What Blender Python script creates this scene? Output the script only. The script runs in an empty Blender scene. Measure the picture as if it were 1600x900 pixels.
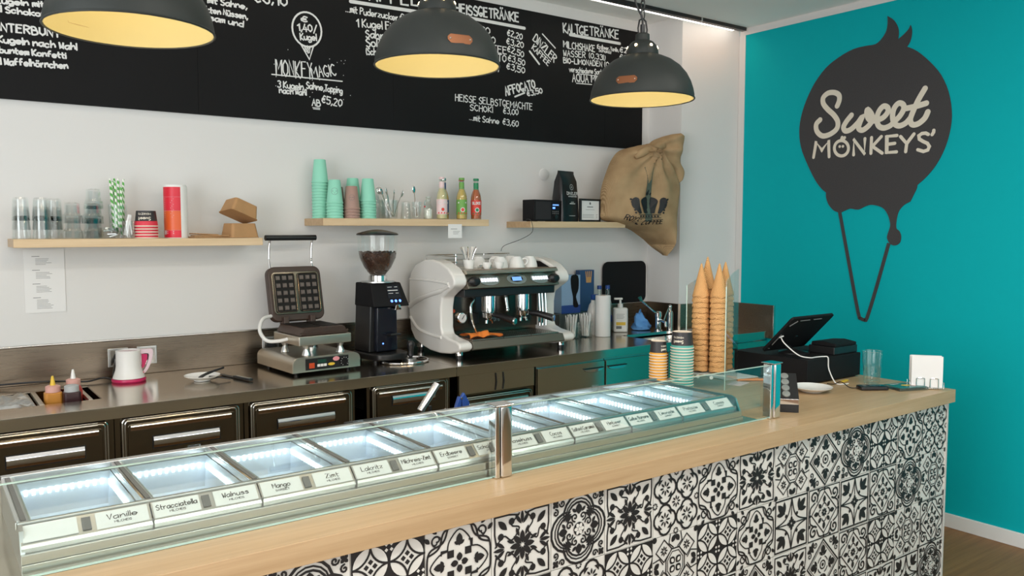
import bpy, bmesh, math, random
from mathutils import Vector, Matrix
R = math.radians
sc = bpy.context.scene
COL = sc.collection

# ---------------------------------------------------------------- camera, world, light, exposure
cam_data = bpy.data.cameras.new('camera')
cam = bpy.data.objects.new('camera', cam_data)
COL.objects.link(cam)
cam.location = (0, 0, 1.6)
cam.rotation_euler = (R(90 - 4.06), 0, R(-36.1))
cam_data.sensor_width = 36
cam_data.lens = 36 * 1282 / 1600
cam_data.clip_start = 0.05
sc.camera = cam
sc.view_settings.view_transform = 'Standard'
sc.view_settings.look = 'None'
sc.view_settings.gamma = 1
sc.view_settings.use_curve_mapping = False
sc.view_settings.exposure = 0.0

world = bpy.data.worlds.new('sky')
sc.world = world
world.use_nodes = True
bg = world.node_tree.nodes['Background']
bg.inputs[0].default_value = (0.80, 0.90, 1.0, 1)
bg.inputs[1].default_value = 1.0


def area(name, loc, rot, sx, sy, power, col):
    d = bpy.data.lights.new(name, 'AREA')
    d.shape = 'RECTANGLE'
    d.size, d.size_y, d.energy, d.color = sx, sy, power, col
    o = bpy.data.objects.new(name, d)
    COL.objects.link(o)
    o.location, o.rotation_euler = loc, rot
    return o


# daylight entering through the shop front behind the camera and the side window
area('daylight_shopfront', (1.0, -2.58, 1.55), (R(103), 0, 0), 4.6, 2.3, 55, (1.0, 0.975, 0.93))
area('daylight_side_window', (-1.68, 0.9, 1.6), (R(101), 0, R(-90)), 2.6, 2.2, 92, (0.97, 0.985, 1.0))


# ---------------------------------------------------------------- materials
def mat(name, col, rough=0.5, metal=0.0, emit=None, es=0.0, spec=0.5, noise=0.0, nscale=40.0, bump=0.0, bscale=120.0, stretch=(1, 1, 1), coat=0.0, sub=0.0):
    m = bpy.data.materials.new(name)
    m.use_nodes = True
    nt = m.node_tree
    b = nt.nodes['Principled BSDF']
    b.inputs['Base Color'].default_value = (*col, 1)
    b.inputs['Roughness'].default_value = rough
    b.inputs['Metallic'].default_value = metal
    b.inputs['Specular IOR Level'].default_value = spec
    b.inputs['Coat Weight'].default_value = coat
    if emit:
        b.inputs['Emission Color'].default_value = (*emit, 1)
        b.inputs['Emission Strength'].default_value = es
    if noise or bump:
        tc = nt.nodes.new('ShaderNodeTexCoord')
        mp = nt.nodes.new('ShaderNodeMapping')
        mp.inputs['Scale'].default_value = stretch
        nt.links.new(tc.outputs['Object'], mp.inputs['Vector'])
    if noise:
        n = nt.nodes.new('ShaderNodeTexNoise')
        n.inputs['Scale'].default_value = nscale
        n.inputs['Detail'].default_value = 4
        nt.links.new(mp.outputs[0], n.inputs['Vector'])
        r = nt.nodes.new('ShaderNodeValToRGB')
        r.color_ramp.elements[0].position = 0.3
        r.color_ramp.elements[1].position = 0.7
        r.color_ramp.elements[0].color = (*[c * (1 - noise) for c in col], 1)
        r.color_ramp.elements[1].color = (*[min(1, c * (1 + noise)) for c in col], 1)
        nt.links.new(n.outputs[0], r.inputs[0])
        nt.links.new(r.outputs[0], b.inputs['Base Color'])
    if bump:
        n2 = nt.nodes.new('ShaderNodeTexNoise')
        n2.inputs['Scale'].default_value = bscale
        nt.links.new(mp.outputs[0], n2.inputs['Vector'])
        bp = nt.nodes.new('ShaderNodeBump')
        bp.inputs['Strength'].default_value = bump
        bp.inputs['Distance'].default_value = 0.002
        nt.links.new(n2.outputs[0], bp.inputs['Height'])
        nt.links.new(bp.outputs[0], b.inputs['Normal'])
    return m


def thin_glass(name, tint=(0.97, 0.99, 0.98), edge=0.55, base=0.05, rough=0.0):
    """clear pane or tumbler wall: see-through with a mirror reflection that grows at grazing angles"""
    m = bpy.data.materials.new(name)
    m.use_nodes = True
    nt = m.node_tree
    nt.nodes.remove(nt.nodes['Principled BSDF'])
    out = nt.nodes['Material Output']
    t = nt.nodes.new('ShaderNodeBsdfTransparent')
    t.inputs[0].default_value = (*tint, 1)
    g = nt.nodes.new('ShaderNodeBsdfGlossy')
    g.inputs['Roughness'].default_value = rough
    g.inputs['Color'].default_value = (0.95, 1, 0.98, 1)
    lw = nt.nodes.new('ShaderNodeLayerWeight')
    lw.inputs['Blend'].default_value = 0.25
    mr = nt.nodes.new('ShaderNodeMapRange')
    mr.inputs['To Min'].default_value = base
    mr.inputs['To Max'].default_value = edge
    nt.links.new(lw.outputs['Facing'], mr.inputs['Value'])
    mx = nt.nodes.new('ShaderNodeMixShader')
    nt.links.new(mr.outputs[0], mx.inputs[0])
    nt.links.new(t.outputs[0], mx.inputs[1])
    nt.links.new(g.outputs[0], mx.inputs[2])
    nt.links.new(mx.outputs[0], out.inputs[0])
    return m


def wood(name, c1, c2, rough=0.45, axis=0, scale=1.0):
    m = bpy.data.materials.new(name)
    m.use_nodes = True
    nt = m.node_tree
    b = nt.nodes['Principled BSDF']
    b.inputs['Roughness'].default_value = rough
    tc = nt.nodes.new('ShaderNodeTexCoord')
    mp = nt.nodes.new('ShaderNodeMapping')
    s = [22 * scale] * 3
    s[axis] = 0.9 * scale
    mp.inputs['Scale'].default_value = s
    n = nt.nodes.new('ShaderNodeTexNoise')
    n.inputs['Scale'].default_value = 2.2
    n.inputs['Detail'].default_value = 8
    n.inputs['Roughness'].default_value = 0.65
    r = nt.nodes.new('ShaderNodeValToRGB')
    r.color_ramp.elements[0].position = 0.32
    r.color_ramp.elements[1].position = 0.68
    r.color_ramp.elements[0].color = (*c1, 1)
    r.color_ramp.elements[1].color = (*c2, 1)
    nt.links.new(tc.outputs['Object'], mp.inputs[0])
    nt.links.new(mp.outputs[0], n.inputs['Vector'])
    nt.links.new(n.outputs[0], r.inputs[0])
    nt.links.new(r.outputs[0], b.inputs['Base Color'])
    bp = nt.nodes.new('ShaderNodeBump')
    bp.inputs['Strength'].default_value = 0.12
    bp.inputs['Distance'].default_value = 0.001
    nt.links.new(n.outputs[0], bp.inputs['Height'])
    nt.links.new(bp.outputs[0], b.inputs['Normal'])
    return m


def steel(name, col=(0.60, 0.585, 0.55), rough=0.16, axis=0):
    m = mat(name, col, rough, 1.0)
    nt = m.node_tree
    b = nt.nodes['Principled BSDF']
    tc = nt.nodes.new('ShaderNodeTexCoord')
    mp = nt.nodes.new('ShaderNodeMapping')
    s = [160.0] * 3
    s[axis] = 2.0
    mp.inputs['Scale'].default_value = s
    n = nt.nodes.new('ShaderNodeTexNoise')
    n.inputs['Scale'].default_value = 3
    mr = nt.nodes.new('ShaderNodeMapRange')
    mr.inputs['To Min'].default_value = rough * 0.7
    mr.inputs['To Max'].default_value = rough * 1.5
    nt.links.new(tc.outputs['Object'], mp.inputs[0])
    nt.links.new(mp.outputs[0], n.inputs['Vector'])
    nt.links.new(n.outputs[0], mr.inputs['Value'])
    nt.links.new(mr.outputs[0], b.inputs['Roughness'])
    return m


def burlap(name):
    m = mat(name, (0.40, 0.25, 0.12), 0.9, spec=0.1)
    nt = m.node_tree
    b = nt.nodes['Principled BSDF']
    tc = nt.nodes.new('ShaderNodeTexCoord')
    hs = []
    for ax in ('X', 'Z'):
        w = nt.nodes.new('ShaderNodeTexWave')
        w.bands_direction = ax
        w.inputs['Scale'].default_value = 95
        w.inputs['Distortion'].default_value = 1.5
        nt.links.new(tc.outputs['Object'], w.inputs['Vector'])
        hs.append(w)
    mm = nt.nodes.new('ShaderNodeMath')
    mm.operation = 'MULTIPLY'
    nt.links.new(hs[0].outputs['Fac'], mm.inputs[0])
    nt.links.new(hs[1].outputs['Fac'], mm.inputs[1])
    n = nt.nodes.new('ShaderNodeTexNoise')
    n.inputs['Scale'].default_value = 9
    nt.links.new(tc.outputs['Object'], n.inputs['Vector'])
    ad = nt.nodes.new('ShaderNodeMath')
    ad.operation = 'ADD'
    nt.links.new(mm.outputs[0], ad.inputs[0])
    nt.links.new(n.outputs[0], ad.inputs[1])
    r = nt.nodes.new('ShaderNodeValToRGB')
    r.color_ramp.elements[0].position = 0.35
    r.color_ramp.elements[1].position = 1.0
    r.color_ramp.elements[0].color = (0.27, 0.175, 0.09, 1)
    r.color_ramp.elements[1].color = (0.55, 0.39, 0.22, 1)
    nt.links.new(ad.outputs[0], r.inputs[0])
    nt.links.new(r.outputs[0], b.inputs['Base Color'])
    bp = nt.nodes.new('ShaderNodeBump')
    bp.inputs['Strength'].default_value = 0.5
    bp.inputs['Distance'].default_value = 0.002
    nt.links.new(mm.outputs[0], bp.inputs['Height'])
    nt.links.new(bp.outputs[0], b.inputs['Normal'])
    return m


def waffle(name):
    m = mat(name, (0.66, 0.345, 0.125), 0.75)
    nt = m.node_tree
    b = nt.nodes['Principled BSDF']
    tc = nt.nodes.new('ShaderNodeTexCoord')
    ws = []
    for rot in (0.55, -0.55):
        mp = nt.nodes.new('ShaderNodeMapping')
        mp.inputs['Rotation'].default_value = (rot, rot, 0)
        nt.links.new(tc.outputs['Object'], mp.inputs[0])
        w = nt.nodes.new('ShaderNodeTexWave')
        w.bands_direction = 'Z'
        w.inputs['Scale'].default_value = 62
        w.inputs['Distortion'].default_value = 0.6
        nt.links.new(mp.outputs[0], w.inputs['Vector'])
        ws.append(w)
    mx = nt.nodes.new('ShaderNodeMath')
    mx.operation = 'MAXIMUM'
    nt.links.new(ws[0].outputs['Fac'], mx.inputs[0])
    nt.links.new(ws[1].outputs['Fac'], mx.inputs[1])
    r = nt.nodes.new('ShaderNodeValToRGB')
    r.color_ramp.elements[0].color = (0.45, 0.20, 0.06, 1)
    r.color_ramp.elements[1].color = (0.74, 0.42, 0.17, 1)
    nt.links.new(mx.outputs[0], r.inputs[0])
    nt.links.new(r.outputs[0], b.inputs['Base Color'])
    bp = nt.nodes.new('ShaderNodeBump')
    bp.inputs['Strength'].default_value = 0.6
    bp.inputs['Distance'].default_value = 0.002
    nt.links.new(mx.outputs[0], bp.inputs['Height'])
    nt.links.new(bp.outputs[0], b.inputs['Normal'])
    return m


def stripes(name, c1, c2, scale, direction='DIAGONAL'):
    m = mat(name, c1, 0.6)
    nt = m.node_tree
    b = nt.nodes['Principled BSDF']
    tc = nt.nodes.new('ShaderNodeTexCoord')
    w = nt.nodes.new('ShaderNodeTexWave')
    w.bands_direction = direction
    w.inputs['Scale'].default_value = scale
    r = nt.nodes.new('ShaderNodeValToRGB')
    r.color_ramp.interpolation = 'CONSTANT'
    r.color_ramp.elements[0].color = (*c1, 1)
    r.color_ramp.elements[1].position = 0.5
    r.color_ramp.elements[1].color = (*c2, 1)
    nt.links.new(tc.outputs['Object'], w.inputs['Vector'])
    nt.links.new(w.outputs['Fac'], r.inputs[0])
    nt.links.new(r.outputs[0], b.inputs['Base Color'])
    return m


MT = dict(
    white_wall=mat('white wall paint', (0.71, 0.705, 0.69), 0.85, bump=0.12, bscale=90),
    ceiling=mat('ceiling paint', (0.90, 0.90, 0.88), 0.9),
    teal=mat('teal wall paint', (0.0, 0.425, 0.47), 0.7, spec=0.15, bump=0.1, bscale=90),
    floor=wood('brown floor boards', (0.19, 0.08, 0.022), (0.32, 0.155, 0.052), 0.5, 0, 0.6),
    oak=wood('light oak', (0.44, 0.288, 0.150), (0.545, 0.375, 0.212), 0.36, 0),
    oak_shelf=wood('shelf oak', (0.60, 0.43, 0.25), (0.71, 0.54, 0.34), 0.5, 0),
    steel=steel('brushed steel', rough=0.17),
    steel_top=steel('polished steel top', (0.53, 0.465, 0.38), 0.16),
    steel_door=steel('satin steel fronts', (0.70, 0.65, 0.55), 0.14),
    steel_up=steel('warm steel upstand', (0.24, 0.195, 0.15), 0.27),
    steel_dark=steel('dark drawer steel', (0.20, 0.17, 0.13), 0.14),
    chrome=mat('chrome', (0.80, 0.80, 0.80), 0.06, 1.0),
    alu=mat('satin aluminium', (0.66, 0.67, 0.66), 0.3, 1.0),
    bead=mat('bright bead', (0.75, 0.73, 0.68), 0.2, 1.0),
    black=mat('black plastic', (0.012, 0.012, 0.013), 0.35),
    black_matte=mat('black matte', (0.006, 0.006, 0.007), 0.7, spec=0.25),
    board=mat('chalkboard', (0.0045, 0.0045, 0.005), 0.6, spec=0.2, noise=0.15, nscale=3),
    chalk=mat('white chalk ink', (0.72, 0.73, 0.72), 0.8),
    dark_panel=mat('dark carcass', (0.68, 0.61, 0.48), 0.5),
    lamp_grey=mat('dark grey lamp enamel', (0.022, 0.026, 0.024), 0.5, spec=0.25, noise=0.08, nscale=8),
    lamp_in=mat('cream lamp inside', (0.215, 0.205, 0.115), 0.75, spec=0.2),
    copper=mat('copper plate', (0.20, 0.072, 0.026), 0.45, 0.5),
    bulb=mat('warm bulb', (1, 0.9, 0.7), 0.5, emit=(1.0, 0.74, 0.38), es=14),
    led=mat('cold led', (1, 1, 1), 0.5, emit=(0.88, 0.94, 1.0), es=5),
    fill_panel_glow=mat('ceiling lamp diffuser', (1, 1, 1), 0.5, emit=(1.0, 0.96, 0.88), es=6),
    led_warm=mat('led strip', (1, 1, 1), 0.5, emit=(1.0, 0.95, 0.86), es=3),
    white=mat('white plastic', (0.80, 0.80, 0.78), 0.35),
    white_gloss=mat('white gloss', (0.82, 0.81, 0.78), 0.16, coat=0.3),
    porcelain=mat('white porcelain', (0.84, 0.84, 0.82), 0.12),
    liner=mat('cold white tub', (0.60, 0.66, 0.77), 0.3),
    paper=mat('white paper', (0.78, 0.78, 0.77), 0.8),
    ink=mat('black print', (0.012, 0.011, 0.012), 0.5),
    ink_grey=mat('grey print', (0.16, 0.16, 0.16), 0.6),
    tile=mat('cream tile glaze', (0.72, 0.70, 0.65), 0.28, noise=0.03, nscale=6),
    grout=mat('pale grout', (0.62, 0.60, 0.56), 0.9),
    logo=mat('charcoal felt panel', (0.052, 0.050, 0.052), 0.9, noise=0.2, nscale=260),
    logo_cream=mat('cream logo lettering', (0.78, 0.72, 0.60), 0.7),
    glass=thin_glass('clear glass'),
    pane=thin_glass('window pane', (0.93, 0.965, 0.95), 0.30, 0.035),
    pane_edge=mat('green glass edge', (0.50, 0.66, 0.58), 0.15),
    acrylic=thin_glass('clear acrylic', (0.96, 0.975, 0.97), 0.4, 0.012),
    tumbler=thin_glass('tumbler glass', (0.975, 0.984, 0.984), 0.5, 0.03),
    mint=mat('mint cup', (0.27, 0.66, 0.50), 0.55),
    rose=mat('rose brown cup', (0.37, 0.23, 0.19), 0.55),
    brown_cup=mat('dark brown cup', (0.16, 0.105, 0.085), 0.55),
    cup_dark=mat('charcoal paper cup', (0.030, 0.027, 0.030), 0.45),
    cup_red=mat('red cup', (0.70, 0.04, 0.07), 0.5),
    cup_orange=mat('orange cup', (0.86, 0.40, 0.045), 0.5),
    cup_teal=mat('teal cup', (0.115, 0.42, 0.36), 0.5),
    cup_rim=mat('cream cup rim', (0.82, 0.72, 0.60), 0.6),
    cone=waffle('waffle cone'),
    straw=stripes('green striped straw', (0.10, 0.42, 0.07), (0.85, 0.86, 0.80), 24),
    kraft=mat('kraft board', (0.42, 0.235, 0.10), 0.7, noise=0.06, nscale=20),
    red=mat('red label', (0.68, 0.012, 0.035), 0.4),
    orange_print=mat('orange label', (0.72, 0.11, 0.02), 0.4),
    burlap=burlap('burlap weave'),
    sack_green=mat('grey green sack stripe', (0.10, 0.13, 0.10), 0.9),
    orange_cloth=mat('orange cloth', (0.86, 0.24, 0.035), 0.85, bump=0.4, bscale=300),
    blue_cloth=mat('blue cloth', (0.12, 0.34, 0.72), 0.85, bump=0.4, bscale=300),
    blue=mat('blue plastic', (0.02, 0.07, 0.30), 0.35),
    lightblue=mat('pale blue carton', (0.30, 0.45, 0.66), 0.5),
    magenta=mat('magenta plastic', (0.55, 0.015, 0.11), 0.3),
    pinkish=mat('frosted pink plastic', (0.72, 0.55, 0.60), 0.35),
    waffle_iron=mat('brown cast iron', (0.050, 0.028, 0.020), 0.42),
    waffle_plate=mat('dark waffle plate', (0.007, 0.006, 0.005), 0.6, spec=0.3),
    waffle_peg=mat('worn waffle pegs', (0.13, 0.105, 0.09), 0.5),
    brushed=steel('warm brushed steel', (0.58, 0.54, 0.47), 0.3),
    brushed_dark=steel('brown brushed steel', (0.36, 0.325, 0.27), 0.3),
    machine_front=mat('dark machine steel', (0.17, 0.155, 0.125), 0.42, 0.55),
    machine_back=mat('dark mirror steel', (0.085, 0.075, 0.06), 0.2, 0.8),
    beans=mat('coffee beans', (0.050, 0.021, 0.012), 0.4, noise=0.7, nscale=90, bump=1.0, bscale=160),
    screen=mat('blue black screen', (0.01, 0.012, 0.02), 0.15),
    blue_led=mat('blue led', (0.1, 0.2, 1), 0.4, emit=(0.10, 0.25, 1.0), es=3),
    lcd=mat('pale blue lcd', (0.2, 0.4, 0.8), 0.3, emit=(0.16, 0.36, 0.80), es=0.8),
    button=mat('lit white button', (0.9, 0.9, 1), 0.3, emit=(0.85, 0.9, 1.0), es=0.9),
    green_lcd=mat('green display', (0.01, 0.06, 0.04), 0.3),
    red_switch=mat('red switch', (0.55, 0.07, 0.02), 0.3),
    yellow=mat('yellow print', (0.75, 0.50, 0.05), 0.5),
    pink_print=mat('pink print', (0.75, 0.30, 0.33), 0.5),
    frost=thin_glass('frosted box', (0.72, 0.76, 0.78), 0.5, 0.15, 0.3),
    bottle_glass=thin_glass('bottle glass', (0.90, 0.93, 0.90), 0.8, 0.06),
    lem_pale=mat('pale lemonade', (0.72, 0.62, 0.35), 0.2),
    lem_yellow=mat('yellow lemonade', (0.66, 0.46, 0.12), 0.2),
    lem_orange=mat('orange lemonade', (0.52, 0.12, 0.03), 0.2),
    lbl_pink=mat('pale pink label', (0.80, 0.62, 0.62), 0.5),
    lbl_green=mat('green label', (0.16, 0.38, 0.08), 0.5),
    lbl_dkgreen=mat('deep green label', (0.02, 0.24, 0.10), 0.5),
    lbl_navy=mat('navy label', (0.03, 0.08, 0.20), 0.5),
    lbl_red=mat('bright red label', (0.70, 0.06, 0.04), 0.5),
    milk=mat('milk', (0.82, 0.80, 0.76), 0.3),
    caramel=mat('caramel sauce bottle', (0.52, 0.22, 0.035), 0.35),
    choc=mat('dark sauce bottle', (0.035, 0.010, 0.012), 0.35),
    berry=mat('red sauce bottle', (0.45, 0.045, 0.035), 0.35),
    cap_pink=mat('pink bottle cap', (0.66, 0.36, 0.31), 0.5),
    cap_grey=mat('grey bottle cap', (0.42, 0.44, 0.45), 0.5),
    steel_disc=mat('steel pan lid', (0.30, 0.28, 0.26), 0.3, 1.0),
    grille=mat('dark cloth grille', (0.018, 0.018, 0.02), 0.9),
    plug=mat('dark socket', (0.02, 0.02, 0.02), 0.6),
    orange_pen=mat('orange pen', (0.80, 0.24, 0.03), 0.4),
    print_teal=mat('teal print', (0.02, 0.15, 0.14), 0.3),
    bag_black=mat('black foil bag', (0.010, 0.009, 0.010), 0.28),
    cover=mat('off white cover', (0.66, 0.66, 0.65), 0.6),
)


# ---------------------------------------------------------------- geometry helpers
class G:
    """collects faces; build() links them as ONE mesh object"""

    def __init__(s):
        s.v, s.f, s.m = [], [], []

    def add(s, vs, fs, mi=0):
        o = len(s.v)
        s.v += [tuple(p) for p in vs]
        s.f += [tuple(i + o for i in q) for q in fs]
        s.m += [mi] * len(fs)
        return s

    def box(s, x0, x1, y0, y1, z0, z1, mi=0):
        vs = [(x, y, z) for z in (z0, z1) for y in (y0, y1) for x in (x0, x1)]
        return s.add(vs, [(0, 2, 3, 1), (4, 5, 7, 6), (0, 1, 5, 4), (2, 6, 7, 3), (0, 4, 6, 2), (1, 3, 7, 5)], mi)

    def obox(s, c, size, rot=(0, 0, 0), mi=0):
        M = Matrix.Translation(c) @ Matrix.Rotation(rot[2], 4, 'Z') @ Matrix.Rotation(rot[1], 4, 'Y') @ Matrix.Rotation(rot[0], 4, 'X')
        a, b, d = [q / 2 for q in size]
        vs = [M @ Vector((x, y, z)) for z in (-d, d) for y in (-b, b) for x in (-a, a)]
        return s.add(vs, [(0, 2, 3, 1), (4, 5, 7, 6), (0, 1, 5, 4), (2, 6, 7, 3), (0, 4, 6, 2), (1, 3, 7, 5)], mi)

    def lathe(s, prof, n=24, c=(0, 0, 0), M=None, mi=0, mis=None):
        """prof: (r, z) pairs; r = 0 closes"""
        vs, rows = [], []
        for r, z in prof:
            if r <= 1e-6:
                rows.append([len(vs)])
                vs.append((0, 0, z))
            else:
                rows.append(list(range(len(vs), len(vs) + n)))
                vs += [(r * math.cos(2 * math.pi * k / n), r * math.sin(2 * math.pi * k / n), z) for k in range(n)]
        T = Matrix.Translation(c) @ (M.to_4x4() if M else Matrix())
        vs = [T @ Vector(p) for p in vs]
        for i in range(len(rows) - 1):
            a, b = rows[i], rows[i + 1]
            fs = []
            for k in range(n):
                k2 = (k + 1) % n
                if len(a) == 1 and len(b) == 1:
                    continue
                if len(a) == 1:
                    fs.append((a[0], b[k2], b[k]))
                elif len(b) == 1:
                    fs.append((a[k], a[k2], b[0]))
                else:
                    fs.append((a[k], a[k2], b[k2], b[k]))
            if i == 0:
                base = len(s.v)
                s.v += [tuple(p) for p in vs]
            s.f += [tuple(q + base for q in f) for f in fs]
            s.m += [mis[i] if mis else mi] * len(fs)
        return s

    def cyl(s, c, r, h, n=20, M=None, mi=0):
        return s.lathe([(0, 0), (r, 0), (r, h), (0, h)], n, c, M, mi)

    def rod(s, a, b, r, n=10, mi=0):
        return s.tube([a, b], r, n, mi=mi)

    def tube(s, pts, r, n=8, closed=False, mi=0):
        pts = [Vector(p) for p in pts]
        m = len(pts)
        rs = r if isinstance(r, (list, tuple)) else [r] * m
        vs = []
        up = None
        for i, p in enumerate(pts):
            a = pts[(i - 1) % m] if (closed or i) else p
            b = pts[(i + 1) % m] if (closed or i < m - 1) else p
            t = (b - a).normalized()
            if up is None:
                up = Vector((0, 0, 1)) if abs(t.z) < 0.9 else Vector((1, 0, 0))
            x = t.cross(up)
            if x.length < 1e-4:
                x = t.cross(Vector((0, 1, 0.3)))
            x.normalize()
            up = x.cross(t).normalized()
            for k in range(n):
                q = 2 * math.pi * k / n
                vs.append(p + (x * math.cos(q) + up * math.sin(q)) * rs[i])
        fs = []
        for i in range(m if closed else m - 1):
            j = (i + 1) % m
            for k in range(n):
                k2 = (k + 1) % n
                fs.append((i * n + k, i * n + k2, j * n + k2, j * n + k))
        if not closed:
            fs.append(tuple(range(n))[::-1])
            fs.append(tuple((m - 1) * n + k for k in range(n)))
        return s.add(vs, fs, mi)

    def prism(s, poly, a, b, plane='xz', mi=0):
        n = len(poly)
        f = {'xz': lambda p, t: (p[0], t, p[1]), 'yz': lambda p, t: (t, p[0], p[1]), 'xy': lambda p, t: (p[0], p[1], t)}[plane]
        vs = [f(p, a) for p in poly] + [f(p, b) for p in poly]
        fs = [tuple(range(n))[::-1], tuple(range(n, 2 * n))] + [(i, (i + 1) % n, n + (i + 1) % n, n + i) for i in range(n)]
        return s.add(vs, fs, mi)

    def sphere(s, c, r, n=14, sz=1.0, mi=0):
        pr = [(r * math.sin(math.pi * k / (n // 2)) if 0 < k < n // 2 else 0, -r * sz * math.cos(math.pi * k / (n // 2))) for k in range(n // 2 + 1)]
        return s.lathe(pr, n, c, None, mi)

    def build(s, name, mats, parent=None, bevel=0.0, seg=2, smooth=True, angle=38, fix=True):
        me = bpy.data.meshes.new(name)
        me.from_pydata(s.v, [], s.f)
        mats = mats if isinstance(mats, (list, tuple)) else [mats]
        for q in mats:
            me.materials.append(MT[q] if isinstance(q, str) else q)
        me.polygons.foreach_set('material_index', s.m)
        if fix or bevel:
            bm = bmesh.new()
            bm.from_mesh(me)
            if fix:
                bmesh.ops.recalc_face_normals(bm, faces=bm.faces)
            if bevel:
                es = [e for e in bm.edges if len(e.link_faces) == 2 and e.calc_face_angle(0) > R(28)]
                bmesh.ops.bevel(bm, geom=es, offset=bevel, segments=seg, affect='EDGES', profile=0.5, clamp_overlap=True)
            bm.to_mesh(me)
            bm.free()
        if smooth:
            me.polygons.foreach_set('use_smooth', [True] * len(me.polygons))
            if bevel:
                # large faces keep their own normal, only the narrow bevels bend
                nv = [Vector() for _ in me.vertices]
                for p in me.polygons:
                    for i in p.vertices:
                        nv[i] += p.normal * p.area
                me.normals_split_custom_set_from_vertices([q.normalized() if q.length > 1e-12 else Vector((0, 0, 1)) for q in nv])
            else:
                me.set_sharp_from_angle(angle=R(angle))
        me.update()
        o = bpy.data.objects.new(name, me)
        COL.objects.link(o)
        if parent:
            o.parent = parent
        return o


def tag(o, label, cat, group=None):
    o['label'] = label
    o['category'] = cat
    if group:
        o['group'] = group
    return o


def thing(name, label, cat, loc=(0, 0, 0), rz=0, group=None):
    o = bpy.data.objects.new(name, None)
    o.empty_display_size = 0.05
    COL.objects.link(o)
    o.location = loc
    o.rotation_euler = (0, 0, rz)
    return tag(o, label, cat, group)


def struct(o, label=None):
    o['kind'] = 'structure'
    if label:
        o['label'] = label
    return o


def dup(root, loc, rz=None, label=None, group=None):
    r = root.copy()
    COL.objects.link(r)
    r.location = loc
    if rz is not None:
        r.rotation_euler = (0, 0, rz)
    if label:
        r['label'] = label
    if group:
        r['group'] = group
    for ch in list(root.children):
        c = ch.copy()
        COL.objects.link(c)
        c.parent = r
        for g in list(ch.children):
            d = g.copy()
            COL.objects.link(d)
            d.parent = c
    return r


def put(o, loc, rz=0):
    o.location = loc
    o.rotation_euler = (0, 0, rz)
    return o


def rrect(x0, x1, y0, y1, r, n=5):
    out = []
    for cx, cy, a0 in ((x1 - r, y1 - r, 0), (x0 + r, y1 - r, 90), (x0 + r, y0 + r, 180), (x1 - r, y0 + r, 270)):
        for k in range(n + 1):
            a = R(a0 + 90 * k / n)
            out.append((cx + r * math.cos(a), cy + r * math.sin(a)))
    return out


def smooth_pts(pts, sub=6, closed=False):
    """Catmull-Rom through the points (any dimension)"""
    m = len(pts)
    out = []
    for i in range(m if closed else m - 1):
        p = [pts[(i + k - 1) % m] if closed else pts[min(max(i + k - 1, 0), m - 1)] for k in range(4)]
        for s in range(sub):
            t = s / sub
            out.append(tuple(0.5 * (2 * b + (c - a) * t + (2 * a - 5 * b + 4 * c - d) * t * t + (3 * b - a - 3 * c + d) * t ** 3) for a, b, c, d in zip(*p)))
    if not closed:
        out.append(tuple(pts[-1]))
    return out


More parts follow.
